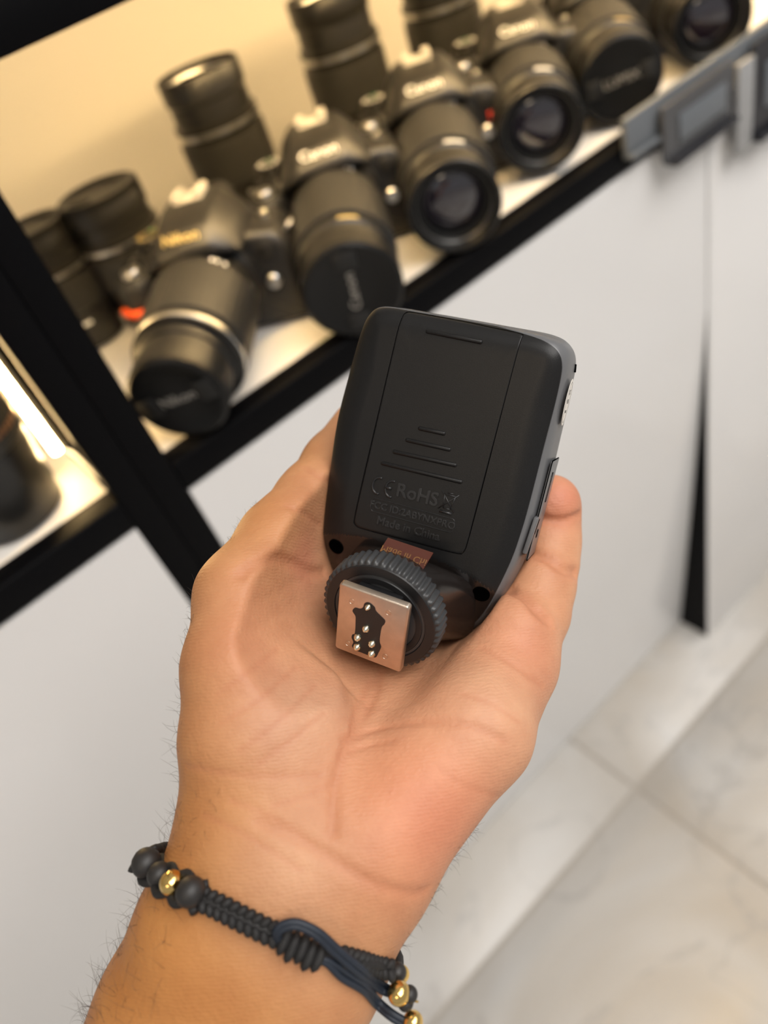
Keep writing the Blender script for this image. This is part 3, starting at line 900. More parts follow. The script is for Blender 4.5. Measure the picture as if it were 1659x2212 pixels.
# foot: stem, plate, insert, pins, rivets
bm = bmesh.new(); box_bm(bm, -6.2, 6.2, -9.0, 9.6, -6.6, -1.5, 0.5)
bm.transform(FS); link_bm('foot_stem', bm, M_wheel_face, trig, True, 40)
PW, PH = 19.4, 22.4
prr = rounded_rect(PW, PH, 0.9, 4)
bm = bmesh.new()
A_ = [bm.verts.new((p[0], p[1], -1.9)) for p in prr]; B_ = [bm.verts.new((p[0], p[1], 0)) for p in prr]
n_ = len(prr)
bm.faces.new(A_[::-1]); tp = bm.faces.new(B_)
for i in range(n_):
    bm.faces.new((A_[i], A_[(i + 1) % n_], B_[(i + 1) % n_], B_[i]))
bmesh.ops.bevel(bm, geom=list(tp.edges), offset=0.45, segments=3, profile=0.5, affect='EDGES')
bm.transform(FS)
plate = link_bm('foot_plate', bm, M_plate, trig, True, 35)
ins = catmull_closed([(-1.2, 9.0), (0.3, 8.2), (0.9, 6.9), (2.4, 5.8), (3.6, 4.8), (3.5, 3.4), (2.9, 2.0), (2.7, -1.5), (2.8, -3.6), (3.3, -5.0), (3.1, -6.4), (2.8, -7.6), (2.2, -9.6), (0.8, -9.9), (-1.8, -9.9), (-3.8, -9.8), (-4.9, -8.8), (-4.6, -7.2),
                      (-5.2, -5.8), (-5.1, -4.6), (-4.4, -3.6), (-4.5, 1.0), (-4.7, 2.6), (-5.6, 4.0), (-5.0, 5.4), (-3.6, 5.7), (-2.8, 6.6), (-2.4, 8.3)], 5)
ins[:, 0] += 0.2; ins[:, 1] *= 0.93
bm = bmesh.new()
A_ = [bm.verts.new((p[0], p[1], -0.3)) for p in ins]; B_ = [bm.verts.new((p[0], p[1], 0.10)) for p in ins]
n_ = len(ins)
bm.faces.new(A_[::-1]); bm.faces.new(B_)
for i in range(n_):
    bm.faces.new((A_[i], A_[(i + 1) % n_], B_[(i + 1) % n_], B_[i]))
bm.transform(FS)
link_bm('contact_insert', bm, M_wheel_face, plate)
for (x, y, s) in [(-1.1, 7.0, 0.85), (-1.1, -0.3, 1.1), (-3.2, -4.3, 1.1), (1.0, -4.6, 1.1), (-3.1, -7.6, 1.1), (1.2, -8.0, 1.1)]:
    lathe('contact_pin', [(1.0 * s, 0.05), (1.0 * s, 0.35), (0.75 * s, 0.9), (0.28 * s, 1.5), (0.05, 1.62)], M_pin, plate, 20, FS @ Matrix.Translation((x, y, 0)))
for (x, y) in [(-5.9, 6.6), (4.4, 7.3), (-6.0, -8.0), (4.9, -7.6)]:
    lathe('rivet', [(0.85, -0.05), (0.85, 0.06), (0.70, 0.07), (0.66, 0.0), (0.60, 0.0), (0.1, 0.05)], M_plate, plate, 20, FS @ Matrix.Translation((x, y, 0)))

# right flank: sticker, port cover, flap
def side_point(v, w):
    i = np.argmin(np.where(LO[:, 0] > 0, np.abs(LO[:, 1] - v), 1e9))
    return np.array([LO[i, 0], v, w])
def side_frame(v, w, out=0.0):
    a, b = side_point(v - 2, w), side_point(v + 2, w)
    t = unit(b - a)
    o = (a + b) / 2
    nrm = np.array([t[1], -t[0], 0])
    return frame(tuple(o + nrm * (out + 0.7)), tuple(-np.array([0, 0, 1.0])), tuple(t))
fr = side_frame(18.0, -9.6, 0.12)
pts = [(3.9 * math.cos(a), 6.3 * math.sin(a)) for a in np.linspace(0, 2 * np.pi, 40, endpoint=False)]
bm = bmesh.new()
A_ = [bm.verts.new((p[0], p[1], 0)) for p in pts]; B_ = [bm.verts.new((p[0], p[1], 0.12)) for p in pts]
bm.faces.new(A_[::-1]); bm.faces.new(B_)
for i in range(40):
    bm.faces.new((A_[i], A_[(i + 1) % 40], B_[(i + 1) % 40], B_[i]))
bm.transform(fr)
stk = link_bm('inspection_sticker', bm, M_sticker, trig)
stk['label'] = 'white oval inspection sticker'
tube('sticker_ring', [tuple(fr @ Vector((3.2 * math.cos(a), 5.5 * math.sin(a), 0.10))) for a in np.linspace(0, 2 * np.pi, 48, endpoint=False)], 0.07, M_ink, stk, 6, True)
for tx, yy, sz in (('QC', 2.7, 1.9), ('PASS', 0.2, 1.7), ('NO.01', -2.5, 1.1)):
    text_obj('sticker_lettering', tx, sz, 0.01, M_ink, stk, fr @ Matrix.Translation((0, yy, 0.14)), xscale=0.85)
fr = side_frame(-9.0, -12.5, 0.12)
bm = bmesh.new(); box_bm(bm, -5.5, 5.5, -17.5, 11.0, -0.4, 0.25, 0.3)
bm.transform(fr); pcov = link_bm('port_cover', bm, M_trig_side_lit, trig, True, 40)
rr = rounded_rect(11.3, 28.8, 0.8, 4)
tube('port_seam', [tuple(fr @ Vector((p[0], p[1] - 3.25, 0.06))) for p in rr], 0.16, M_hole, trig, 6, True)
rr = rounded_rect(1.9, 8.6, 0.9, 4)
tube('port_outline', [tuple(fr @ Vector((p[0] - 0.6, p[1] + 3.2, 0.27))) for p in rr], 0.12, M_hole, pcov, 6, True)
tube('port_dot', [tuple(fr @ Vector((-0.6 + 0.9 * math.cos(a), -10.4 + 1.2 * math.sin(a), 0.27))) for a in np.linspace(0, 2 * np.pi, 16, endpoint=False)], 0.14, M_hole, pcov, 6, True)
fr2 = side_frame(-19.0, -7.0, 0.1)
bm = bmesh.new(); box_bm(bm, -2.1, 1.0, -5.4, 5.4, -0.8, 0.5, 0.4)
bm.transform(fr2); link_bm('thumb_notch', bm, M_trig_side_lit, trig, True, 40)
bm = bmesh.new(); box_bm(bm, -0.2, 1.5, -4.8, 4.8, -0.8, 0.56, 0.2)
bm.transform(fr2); link_bm('notch_gap', bm, M_hole, trig, True, 40)
fr3 = side_frame(27.0, -14.0, 0.02)
bm = bmesh.new(); box_bm(bm, -1.0, 1.0, -1.1, 1.1, -0.5, 0.15, 0.1)
bm.transform(fr3); link_bm('strap_hole', bm, M_hole, trig)

# ------------------------------------------------------------------ the hand (implicit surface, mm, camera axes)
def caps(*pts):
    """chain of (px, py, depth, radius) -> list of tapered capsules"""
    q = [(P(a, b, c), r) for (a, b, c, r) in pts]
    return [(q[i][0], q[i + 1][0], q[i][1], q[i + 1][1]) for i in range(len(q) - 1)]
def sd_chain(X, ch, k=2.5):
    F = None
    for a, b, r1, r2 in ch:
        ba = b - a
        t = np.clip(((X - a) @ ba) / ba.dot(ba), 0, 1)
        d = np.linalg.norm(X - a - t[:, None] * ba, axis=1) - (r1 + (r2 - r1) * t)
        F = d if F is None else smin(F, d, k)
    return F
def smin(a, b, k):
    h = np.clip(0.5 + 0.5 * (b - a) / k, 0, 1)
    return b + (a - b) * h - k * h * (1 - h)
def smax(a, b, k):
    return -smin(-a, -b, k)

H_palm = [
    caps((562, 1841, 191, 20.3), (482, 2010, 190, 21), (400, 2190, 191, 21.5), (-330, 3750, 235, 30)),
    caps((725, 1908, 191, 20.3), (650, 2060, 190, 21), (565, 2240, 191, 22), (-150, 3850, 235, 32)),
    caps((640, 1875, 191, 21), (520, 2130, 191, 22), (-240, 3800, 235, 32)),
    caps((832, 1785, 190, 16), (1022, 1578, 200, 15.0), (1098, 1430, 219, 12.8)),
    caps((772, 1835, 193, 17), (1085, 1440, 224, 12.5)),
    caps((730, 1850, 195, 18), (990, 1380, 242, 12)),
    caps((660, 1840, 196, 18), (870, 1340, 247, 12)),
    caps((590, 1800, 196, 17), (740, 1300, 246, 12.5)),
    caps((556, 1780, 192, 16.8), (534, 1600, 194, 16.2), (528, 1440, 198, 15.3), (528, 1290, 208, 12.6)),
    caps((640, 1730, 193, 15), (610, 1570, 196.5, 15), (606, 1460, 204, 13.5), (632, 1360, 217, 11.5)),
    caps((560, 1310, 214, 10), (720, 1300, 236, 10)),
    caps((620, 1250, 226, 10), (770, 1235, 252, 10)),
]
H_thumb = caps((528, 1290, 208, 12.6), (607, 1170, 222, 11.9), (678, 1081, 236, 11.3), (726, 1004, 248, 10.4), (775, 925, 260, 9.3))
H_pinky = caps((1098, 1430, 219, 12.8), (1148, 1322, 228, 11.0), (1180, 1215, 236, 9.5), (1190, 1122, 240, 8.7), (1190, 1085, 238, 7.8))
H_ring = caps((990, 1380, 242, 12), (1070, 1200, 256, 10), (1100, 1040, 258, 9.3), (1095, 950, 254, 8.3))
H_mid = caps((870, 1340, 247, 12), (950, 1130, 262, 10.2), (1000, 930, 262, 9.5), (1010, 860, 256, 8.5))
H_index = caps((740, 1300, 246, 12.5), (830, 1120, 266, 10.2), (900, 950, 266, 9.3), (915, 880, 260, 8.4))
H_pads = [(P(640, 1130, 226), 11.2), (P(1165, 1262, 231), 10.8), (P(1184, 1168, 238), 10.0), (P(1190, 1090, 237), 9.0), (P(1110, 1370, 220), 12.5)]

def poly_sd2(p, poly):
    d = seg_dist(p, poly)
    x, y = p[:, 0], p[:, 1]
    inside = np.zeros(len(p), bool)
    a, b = poly, np.roll(poly, -1, 0)
    for i in range(len(poly)):
        c = (a[i, 1] > y) != (b[i, 1] > y)
        xi = (b[i, 0] - a[i, 0]) * (y - a[i, 1]) / (b[i, 1] - a[i, 1] + 1e-12) + a[i, 0]
        inside ^= c & (x < xi)
    return np.where(inside, -d, d)
OUT_S = OUTL[::4]

CREASES = []          # (polyline in camera mm, depth, width)
def base_sd(X):
    F = None
    for ch in H_palm:
        d = sd_chain(X, ch, 4)
        F = d if F is None else smin(F, d, 10.0)
    F = smin(F, sd_chain(X, H_thumb, 4), 5.0)
    for ch in (H_index, H_mid, H_ring, H_pinky):
        F = smin(F, sd_chain(X, ch, 2.5), 3.2)
    for c, r in H_pads:
        F = smin(F, np.linalg.norm(X - c, axis=1) - r, 2.0)
    # pocket pressed by the trigger
    q = cam2dev(X)
    near = (np.abs(q[:, 0]) < 45) & (q[:, 1] > -80) & (q[:, 1] < 50) & (q[:, 2] > -45)
    if near.any():
        qq = q[near]
        d2 = poly_sd2(qq[:, :2], OUT_S)
        back_w = -20.3
        dz = back_w - qq[:, 2]
        out = np.maximum(d2, dz)
        both = (d2 > 0) & (dz > 0)
        out[both] = np.hypot(d2[both], dz[both])
        Fn = smax(F[near], -(out - 0.2), 1.5)
        # clearance for the wheel
        r = qq - PC
        h = r @ N2
        rad = np.linalg.norm(r - h[:, None] * N2, axis=1)
        cyl = np.maximum(np.maximum(rad - 17.2, -13.2 - h), h - 2.0)
        Fn = smax(Fn, -cyl, 6.0)
        F = F.copy(); F[near] = Fn
    return F
def hand_sd(X):
    F = base_sd(X)
    for pl, dep, wid in CREASES:
        lo, hi = pl.min(0) - 6, pl.max(0) + 6
        m = np.all((X > lo) & (X < hi), axis=1)
        if not m.any():
            continue
        Q = X[m]
        best = np.full(len(Q), 1e9)
        for a, b in zip(pl[:-1], pl[1:]):
            ba = b - a
            t = np.clip(((Q - a) @ ba) / ba.dot(ba), 0, 1)
            best = np.minimum(best, np.linalg.norm(Q - a - t[:, None] * ba, axis=1))
        F[m] += dep * np.exp(-(best / wid) ** 2)
    return F
def cast(px, py, lo=130.0, hi=300.0, sd=base_sd):
    """first hit of the sight line through (px, py) with the skin; camera mm"""
    px = np.atleast_1d(np.asarray(px, float)); py = np.atleast_1d(np.asarray(py, float))
    dirs = np.stack([(px - IW / 2) / FPX, (py - IH / 2) / FPX, np.ones_like(px)], 1)
    nrm = np.linalg.norm(dirs, axis=1)
    z = np.full(len(px), lo)
    for _ in range(60):
        d = sd(dirs * z[:, None])
        z = np.minimum(z + 0.8 * d / nrm, hi)
    return dirs * z[:, None]
def crease(pts, dep, wid):
    pth = np.array(smooth_path([np.array([*p, 0.0]) for p in pts], 5))
    h = cast(pth[:, 0], pth[:, 1])
    h = h[h[:, 2] < 290]
    if len(h) > 1:
        CREASES.append((h, dep * 1.5 if dep < 1 else dep, wid))
crease([(1150, 1114), (1190, 1124), (1220, 1124), (1252, 1112)], 2.6, 0.9)
crease([(1140, 1190), (1180, 1205), (1215, 1228), (1252, 1240)], 3.6, 1.3)
crease([(1100, 1274), (1135, 1290), (1160, 1318), (1185, 1340)], 3.2, 1.4)
crease([(1040, 1400), (1100, 1430), (1145, 1462), (1170, 1480)], 0.4, 0.8)
crease([(820, 1450), (808, 1500), (775, 1565), (738, 1640), (724, 1710), (718, 1800)], 0.5, 1.1)
crease([(740, 1600), (800, 1578), (900, 1562), (1000, 1563), (1090, 1600)], 0.4, 0.9)
crease([(735, 1630), (790, 1612), (850, 1600)], 0.3, 0.7)
crease([(800, 1470), (775, 1520), (760, 1570)], 0.35, 0.8)
crease([(560, 1775), (640, 1810), (720, 1858), (800, 1905), (880, 1930), (920, 1925)], 0.45, 1.2)
crease([(520, 1240), (555, 1216), (600, 1208), (640, 1222), (672, 1236), (700, 1238)], 1.4, 1.5)
crease([(620, 1093), (655, 1108), (690, 1135)], 0.35, 0.8)
crease([(660, 1010), (690, 1030), (720, 1040)], 0.3, 0.8)
crease([(400, 1655), (500, 1672), (600, 1677), (690, 1675)], 0.2, 0.7)
for (a, b, c) in [((480, 1560), (560, 1510), (640, 1440)), ((520, 1620), (600, 1560), (680, 1480)), ((560, 1650), (640, 1590), (700, 1540)), ((470, 1500), (540, 1450), (600, 1400)), ((590, 1740), (660, 1720), (720, 1690)),
                  ((950, 1660), (1010, 1700), (1080, 1720)), ((1000, 1500), (1060, 1520), (1120, 1560)), ((500, 1730), (600, 1770), (680, 1830)), ((440, 1760), (540, 1810), (650, 1880))]:
    crease([a, b, c], 0.16, 0.6)

def surface_nets(lo, hi, h, sd):
    n = np.ceil((hi - lo) / h).astype(int) + 1
    s = 5
    nc = (n + s - 1) // s
    g = np.stack(np.meshgrid(*[lo[i] + (np.arange(nc[i]) + 0.5) * s * h for i in range(3)], indexing='ij'), -1).reshape(-1, 3)
    Fc = np.concatenate([base_sd(c) for c in np.array_split(g, max(1, len(g) // 200000))]).reshape(nc)
    full = np.repeat(np.repeat(np.repeat(Fc, s, 0), s, 1), s, 2)[:n[0], :n[1], :n[2]].astype(np.float32)
    near = np.abs(full) < s * h * 1.5
    idx = np.argwhere(near)
    pts = lo + idx * h
    val = np.concatenate([sd(c) for c in np.array_split(pts, max(1, len(pts) // 200000))])
    full[near] = val
    F = full
    neg = F < 0
    # active cells
    c = np.zeros(tuple(n - 1), np.uint8)
    for dx in (0, 1):
        for dy in (0, 1):
            for dz in (0, 1):
                c += neg[dx:n[0] - 1 + dx, dy:n[1] - 1 + dy, dz:n[2] - 1 + dz]
    act = np.argwhere((c > 0) & (c < 8))
    vid = np.full(tuple(n - 1), -1, np.int64)
    vid[tuple(act.T)] = np.arange(len(act))
    acc = np.zeros((len(act), 3)); cnt = np.zeros(len(act))
    corners = [(0, 0, 0), (1, 0, 0), (0, 1, 0), (1, 1, 0), (0, 0, 1), (1, 0, 1), (0, 1, 1), (1, 1, 1)]
    for i in range(8):
        for ax in range(3):
            if corners[i][ax] == 0:
                a = np.array(corners[i]); b = a.copy(); b[ax] = 1
                fa = F[tuple((act + a).T)]; fb = F[tuple((act + b).T)]
                m = (fa < 0) != (fb < 0)
                t = fa[m] / (fa[m] - fb[m])
                acc[m] += a + (b - a) * t[:, None]
                cnt[m] += 1
    V = lo + (act + acc / cnt[:, None]) * h
    quads = []
    for ax in range(3):
        o1, o2 = [(1, 2), (2, 0), (0, 1)][ax]
        sl_a = [slice(None)] * 3; sl_b = [slice(None)] * 3
        sl_a[ax] = slice(0, n[ax] - 1); sl_b[ax] = slice(1, n[ax])
        fa, fb = neg[tuple(sl_a)], neg[tuple(sl_b)]
        e = np.argwhere(fa != fb)
        e = e[(e[:, o1] > 0) & (e[:, o2] > 0) & (e[:, o1] < n[o1] - 1) & (e[:, o2] < n[o2] - 1)]
        flip = fa[tuple(e.T)]
        d1 = np.zeros(3, int); d1[o1] = 1
        d2 = np.zeros(3, int); d2[o2] = 1
        q = np.stack([vid[tuple((e - d1 - d2).T)], vid[tuple((e - d2).T)], vid[tuple(e.T)], vid[tuple((e - d1).T)]], 1)
        q[~flip] = q[~flip][:, ::-1]
        quads.append(q)
    return V, np.concatenate(quads)

def capsule_bounds():
    lo, hi = np.full(3, 1e9), np.full(3, -1e9)
    for ch in H_palm + [H_thumb, H_pinky, H_ring, H_mid, H_index]:
        for a, b, r1, r2 in ch:
            lo = np.minimum(lo, np.minimum(a - r1, b - r2)); hi = np.maximum(hi, np.maximum(a + r1, b + r2))
    return lo - 4, hi + 4
lo, hi = capsule_bounds()
HV, HQ = surface_nets(lo, hi, 0.70, hand_sd)
# relax the net a little
me_tmp = None
def relax(V, Q, it=2, lam=0.5):
    e = np.concatenate([Q[:, [0, 1]], Q[:, [1, 2]], Q[:, [2, 3]], Q[:, [3, 0]]])
    for _ in range(it):
        acc = np.zeros_like(V); cnt = np.zeros(len(V))
        for k in range(3):
            acc[:, k] = np.bincount(e[:, 0], V[e[:, 1], k], len(V)) + np.bincount(e[:, 1], V[e[:, 0], k], len(V))
        cnt = np.bincount(e[:, 0], minlength=len(V)) + np.bincount(e[:, 1], minlength=len(V))
        V = V + lam * (acc / cnt[:, None] - V)
    return V
HV = relax(HV, HQ, 2, 0.4)
ok = (HQ >= 0).all(1)
HQ = HQ[ok]

def skin_mat():
    m = bpy.data.materials.new('skin')
    m.use_nodes = True
    nt = m.node_tree
    b = nt.nodes['Principled BSDF']
    L = nt.links.new
    tc = nt.nodes.new('ShaderNodeTexCoord')
    at = nt.nodes.new('ShaderNodeAttribute'); at.attribute_name = 'skin_tone'
    n1 = nt.nodes.new('ShaderNodeTexNoise'); n1.inputs['Scale'].default_value = 55; n1.inputs['Detail'].default_value = 6; n1.inputs['Roughness'].default_value = 0.6
    L(tc.outputs['Object'], n1.inputs['Vector'])
    cr = nt.nodes.new('ShaderNodeValToRGB')
    e = cr.color_ramp.elements
    e[0].position = 0.32; e[0].color = (0.86, 0.78, 0.76, 1)
    e[1].position = 0.68; e[1].color = (1.08, 1.10, 1.10, 1)
    L(n1.outputs[0], cr.inputs[0])
    mu = nt.nodes.new('ShaderNodeMixRGB'); mu.blend_type = 'MULTIPLY'; mu.inputs[0].default_value = 0.8
    L(at.outputs['Color'], mu.inputs[1]); L(cr.outputs[0], mu.inputs[2])
    L(mu.outputs[0], b.inputs['Base Color'])
    b.inputs['Roughness'].default_value = 0.52
    b.inputs['Specular IOR Level'].default_value = 0.35
    b.inputs['Subsurface Weight'].default_value = 0.12
    b.inputs['Subsurface Radius'].default_value = (1.0, 0.35, 0.2)
    b.inputs['Subsurface Scale'].default_value = 0.003
    n2 = nt.nodes.new('ShaderNodeTexNoise'); n2.inputs['Scale'].default_value = 900; n2.inputs['Detail'].default_value = 4
    L(tc.outputs['Object'], n2.inputs['Vector'])
    wv = nt.nodes.new('ShaderNodeTexWave'); wv.inputs['Scale'].default_value = 420; wv.inputs['Distortion'].default_value = 6; wv.inputs['Detail'].default_value = 2; wv.inputs['Detail Scale'].default_value = 0.6
    wv.bands_direction = 'DIAGONAL'
    L(tc.outputs['Object'], wv.inputs['Vector'])
    vo = nt.nodes.new('ShaderNodeTexVoronoi'); vo.feature = 'DISTANCE_TO_EDGE'; vo.inputs['Scale'].default_value = 330
    L(tc.outputs['Object'], vo.inputs['Vector'])
    ad = nt.nodes.new('ShaderNodeMath'); ad.operation = 'MULTIPLY_ADD'; ad.inputs[1].default_value = 0.16
    L(wv.outputs['Fac'], ad.inputs[0]); L(n2.outputs[0], ad.inputs[2])
    a2 = nt.nodes.new('ShaderNodeMath'); a2.operation = 'MULTIPLY_ADD'; a2.inputs[1].default_value = 0.5
    L(vo.outputs['Distance'], a2.inputs[0]); L(ad.outputs[0], a2.inputs[2])
    bp = nt.nodes.new('ShaderNodeBump'); bp.inputs['Strength'].default_value = 0.7; bp.inputs['Distance'].default_value = 0.00025
    L(a2.outputs[0], bp.inputs['Height'])
    L(bp.outputs[0], b.inputs['Normal'])
    return m
M_skin = skin_mat()
hand_c = cam2world(np.array([*(P(700, 1700, 195) / 1000)]))
WV = cam2world(HV / 1000) - hand_c
me = bpy.data.meshes.new('person')
me.vertices.add(len(WV)); me.vertices.foreach_set('co', WV.astype(np.float32).ravel())
me.loops.add(len(HQ) * 4); me.loops.foreach_set('vertex_index', HQ.astype(np.int32).ravel())
me.polygons.add(len(HQ)); me.polygons.foreach_set('loop_start', np.arange(0, len(HQ) * 4, 4, dtype=np.int32))
me.update(calc_edges=True); me.validate()
me.polygons.foreach_set('use_smooth', [True] * len(me.polygons))
me.materials.append(M_skin)
# skin tone: pale palm, redder pads, tanner forearm
base = np.array([0.60, 0.300, 0.165])
tone = np.tile(base, (len(HV), 1))
def blob(px, py, d, r, col, amt):
    global tone
    w = amt * np.exp(-(np.linalg.norm(HV - P(px, py, d), axis=1) / r) ** 2)[:, None]
    tone = tone * (1 - w) + np.array(col) * w
TAN, RED, PALE = (0.47, 0.195, 0.045), (0.62, 0.22, 0.14), (0.64, 0.39, 0.26)
blob(330, 2150, 185, 45, TAN, 0.9); blob(560, 2150, 170, 30, TAN, 0.45); blob(480, 1980, 172, 26, TAN, 0.5); blob(420, 1750, 185, 26, TAN, 0.6); blob(430, 1450, 190, 16, TAN, 0.45); blob(560, 1120, 215, 16, TAN, 0.55); blob(450, 1250, 205, 14, TAN, 0.5); blob(640, 1010, 240, 16, TAN, 0.5)
blob(930, 1760, 178, 18, RED, 0.6); blob(850, 1650, 185, 18, (0.64, 0.25, 0.12), 0.4); blob(1120, 1410, 210, 12, RED, 0.4); blob(1210, 1075, 230, 9, RED, 0.7); blob(660, 1210, 222, 9, RED, 0.5); blob(560, 1400, 188, 14, RED, 0.25)
blob(640, 1560, 185, 14, PALE, 0.6); blob(800, 1500, 195, 14, PALE, 0.45); blob(1060, 1530, 190, 14, PALE, 0.35); blob(620, 1900, 170, 16, PALE, 0.45); blob(700, 2100, 170, 14, PALE, 0.2)
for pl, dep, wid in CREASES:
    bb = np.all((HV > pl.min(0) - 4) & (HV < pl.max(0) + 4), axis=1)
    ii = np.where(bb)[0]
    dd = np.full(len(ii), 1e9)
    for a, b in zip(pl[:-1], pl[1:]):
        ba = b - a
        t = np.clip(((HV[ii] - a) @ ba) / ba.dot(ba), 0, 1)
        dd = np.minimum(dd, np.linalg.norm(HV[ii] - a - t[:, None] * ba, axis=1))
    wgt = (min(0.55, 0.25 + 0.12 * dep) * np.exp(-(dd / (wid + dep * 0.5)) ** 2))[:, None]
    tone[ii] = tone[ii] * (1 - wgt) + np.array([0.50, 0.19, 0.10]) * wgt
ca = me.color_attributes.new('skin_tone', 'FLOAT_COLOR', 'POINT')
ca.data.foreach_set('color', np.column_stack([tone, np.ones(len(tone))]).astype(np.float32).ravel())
person = bpy.data.objects.new('person', me)
person.location = hand_c
COL.objects.link(person)
tag(person, 'bare left hand and forearm, palm up, holding the flash trigger', 'person')

# ------------------------------------------------------------------ arm hair
nrm = np.zeros(len(WV) * 3, np.float32)
me.vertices.foreach_get('normal', nrm)
nrm = nrm.reshape(-1, 3)
ax_w = RC @ unit(P(640, 1875, 191) - P(482, 2212, 191))          # along the arm, towards the hand
pxv = HV[:, 0] / HV[:, 2] * FPX + IW / 2
pyv = HV[:, 1] / HV[:, 2] * FPX + IH / 2
view = WV + hand_c - CPOS
view = view / np.linalg.norm(view, axis=1, keepdims=True)
ndv = np.abs((nrm * view).sum(1))
hv, hf = [], []
def add_hair(i, length, out, curl, rad):
    base_p = WV[i] + hand_c
    n = nrm[i]
    d = unit(n * out + ax_w * rng.uniform(0.2, 1.0) + rng.normal(0, 0.35, 3))
    bend = rng.normal(0, curl, 3)
    pts = []
    p = base_p - n * 0.0003
    for k in range(6):
        pts.append(p.copy())
        d = unit(d + bend * 0.35 - n * 0.08)
        p = p + d * length / 5
    vs_, fs_ = tube_data(pts, [rad, rad, rad * 0.9, rad * 0.75, rad * 0.5, rad * 0.2], 3)
    o_ = len(hv)
    hv.extend(vs_); hf.extend([tuple(q + o_ for q in f) for f in fs_])
left = np.where((ndv < 0.25) & (pxv < 470) & (pyv > 1250) & (pyv < 2230))[0]
right = np.where((ndv < 0.25) & (pxv > 820) & (pyv > 1780) & (pyv < 2050))[0]
top = np.where((ndv < 0.25) & (pxv < 620) & (pyv > 1080) & (pyv < 1200))[0]
front = np.where((ndv > 0.25) & (nrm @ (RC @ np.array([0, 0, -1.0])) > 0.2) & (pxv < 470) & (pyv > 1720) & (pyv < 2230) & (pxv < 330 + (2212 - pyv) * 0.3))[0]
for ids, cnt, ln, out in ((left, 300, (0.003, 0.0075), 0.6), (right, 60, (0.002, 0.005), 0.8), (top, 36, (0.002, 0.005), 0.8), (front, 170, (0.003, 0.007), 0.25)):
    if len(ids) == 0:
        continue
    for i in rng.choice(ids, cnt):
        low = np.interp(pyv[i], [1250, 1900, 2200], [0.5, 1.0, 1.1])
        add_hair(i, rng.uniform(*ln) * low, out, 0.6, 0.000034)
M_hair = mat('dark_hair', (0.06, 0.042, 0.03), 0.5)
hair = obj('arm_hair', np.array(hv) - hand_c, hf, M_hair, person)
hair['kind'] = 'stuff'

# ------------------------------------------------------------------ bracelet
M_cord = mat('black_cord', (0.012, 0.011, 0.011), 0.65, var=0.3, vscale=800, bump=0.6, bscale=2500)
M_navy = mat('navy_cord', (0.012, 0.018, 0.030), 0.55, var=0.3, vscale=800, bump=0.5, bscale=2500)
M_bead = mat('matt_black_bead', (0.020, 0.018, 0.017), 0.5)
M_gold = mat('gold_bead', (0.90, 0.62, 0.22), 0.12, 1.0)
def skin_pts(pts, lift, miss=178.0):
    pts = np.array(pts, float)
    h = cast(pts[:, 0], pts[:, 1])
    for i in range(len(h)):
        if h[i, 2] > 230:
            h[i] = P(pts[i, 0], pts[i, 1], miss)
    d = h / np.linalg.norm(h, axis=1, keepdims=True)
    return h - d * np.broadcast_to(np.asarray(lift, float), (len(h),))[:, None]
br_c = cam2world(P(600, 1990, 190) / 1000)
brace = empty('bracelet', tuple(br_c))
tag(brace, 'black braided cord bracelet with gold and black beads around the wrist', 'bracelet')
W = lambda p: cam2world(np.asarray(p) / 1000) - br_c
front_px = [(312, 1858), (330, 1880), (352, 1897), (378, 1911), (412, 1928), (450, 1947), (500, 1972), (550, 1997), (600, 2020), (655, 2043), (705, 2062), (760, 2074), (815, 2087), (862, 2100)]
fp = skin_pts(front_px, 1.3, 186)
# far side of the loop, behind the wrist
a_, b_ = fp[-1], fp[0]
mid, half = (a_ + b_) / 2, (a_ - b_) / 2
depth = np.array([0.05, 0.12, 1.0]) * 24.0
mid = mid + np.array([0, 0, 3.0])
backp = [mid + half * 1.0 * math.cos(t) + depth * math.sin(t) for t in np.linspace(0.12, math.pi - 0.12, 16)]
loop = smooth_path([W(p) for p in list(fp)], 6)
band = tube('band', loop + [W(p) for p in backp], 0.0014, M_cord, brace, 8, True)

def ell_mesh(name, rx, ry, rz):
    vs, fs = [], []
    nu, nv = 10, 6
    for j in range(nv + 1):
        t = math.pi * j / nv
        for i in range(nu):
            a = 2 * math.pi * i / nu
            vs.append((rx * math.sin(t) * math.cos(a), ry * math.sin(t) * math.sin(a), rz * math.cos(t)))
    for j in range(nv):
        for i in range(nu):
            k = (i + 1) % nu
            fs.append((j * nu + i, (j + 1) * nu + i, (j + 1) * nu + k, j * nu + k))
    m_ = bpy.data.meshes.new(name)
    m_.from_pydata(vs, [], fs)
    m_.polygons.foreach_set('use_smooth', [True] * len(m_.polygons))
    return m_
knot_me = ell_mesh('knot', 0.00165, 0.0011, 0.0012); knot_me.materials.append(M_cord)
big_me = ell_mesh('slide_knot', 0.0034, 0.00135, 0.0019); big_me.materials.append(M_cord)
def along(path, step):
    seg = np.linalg.norm(np.diff(path, axis=0), axis=1)
    s = np.concatenate([[0], np.cumsum(seg)])
    out = []
    q = step / 2
    while q < s[-1]:
        p = np.array([np.interp(q, s, path[:, k]) for k in range(3)])
        p2 = np.array([np.interp(min(q + step * 0.3, s[-1]), s, path[:, k]) for k in range(3)])
        out.append((p, unit(p2 - p + 1e-9)))
        q += step
    return out
def place(me_, name, p, xdir, ydir, parent):
    o = bpy.data.objects.new(name, me_)
    COL.objects.link(o)
    o.parent = parent
    o.matrix_local = frame(tuple(p), tuple(xdir), tuple(ydir))
    return o
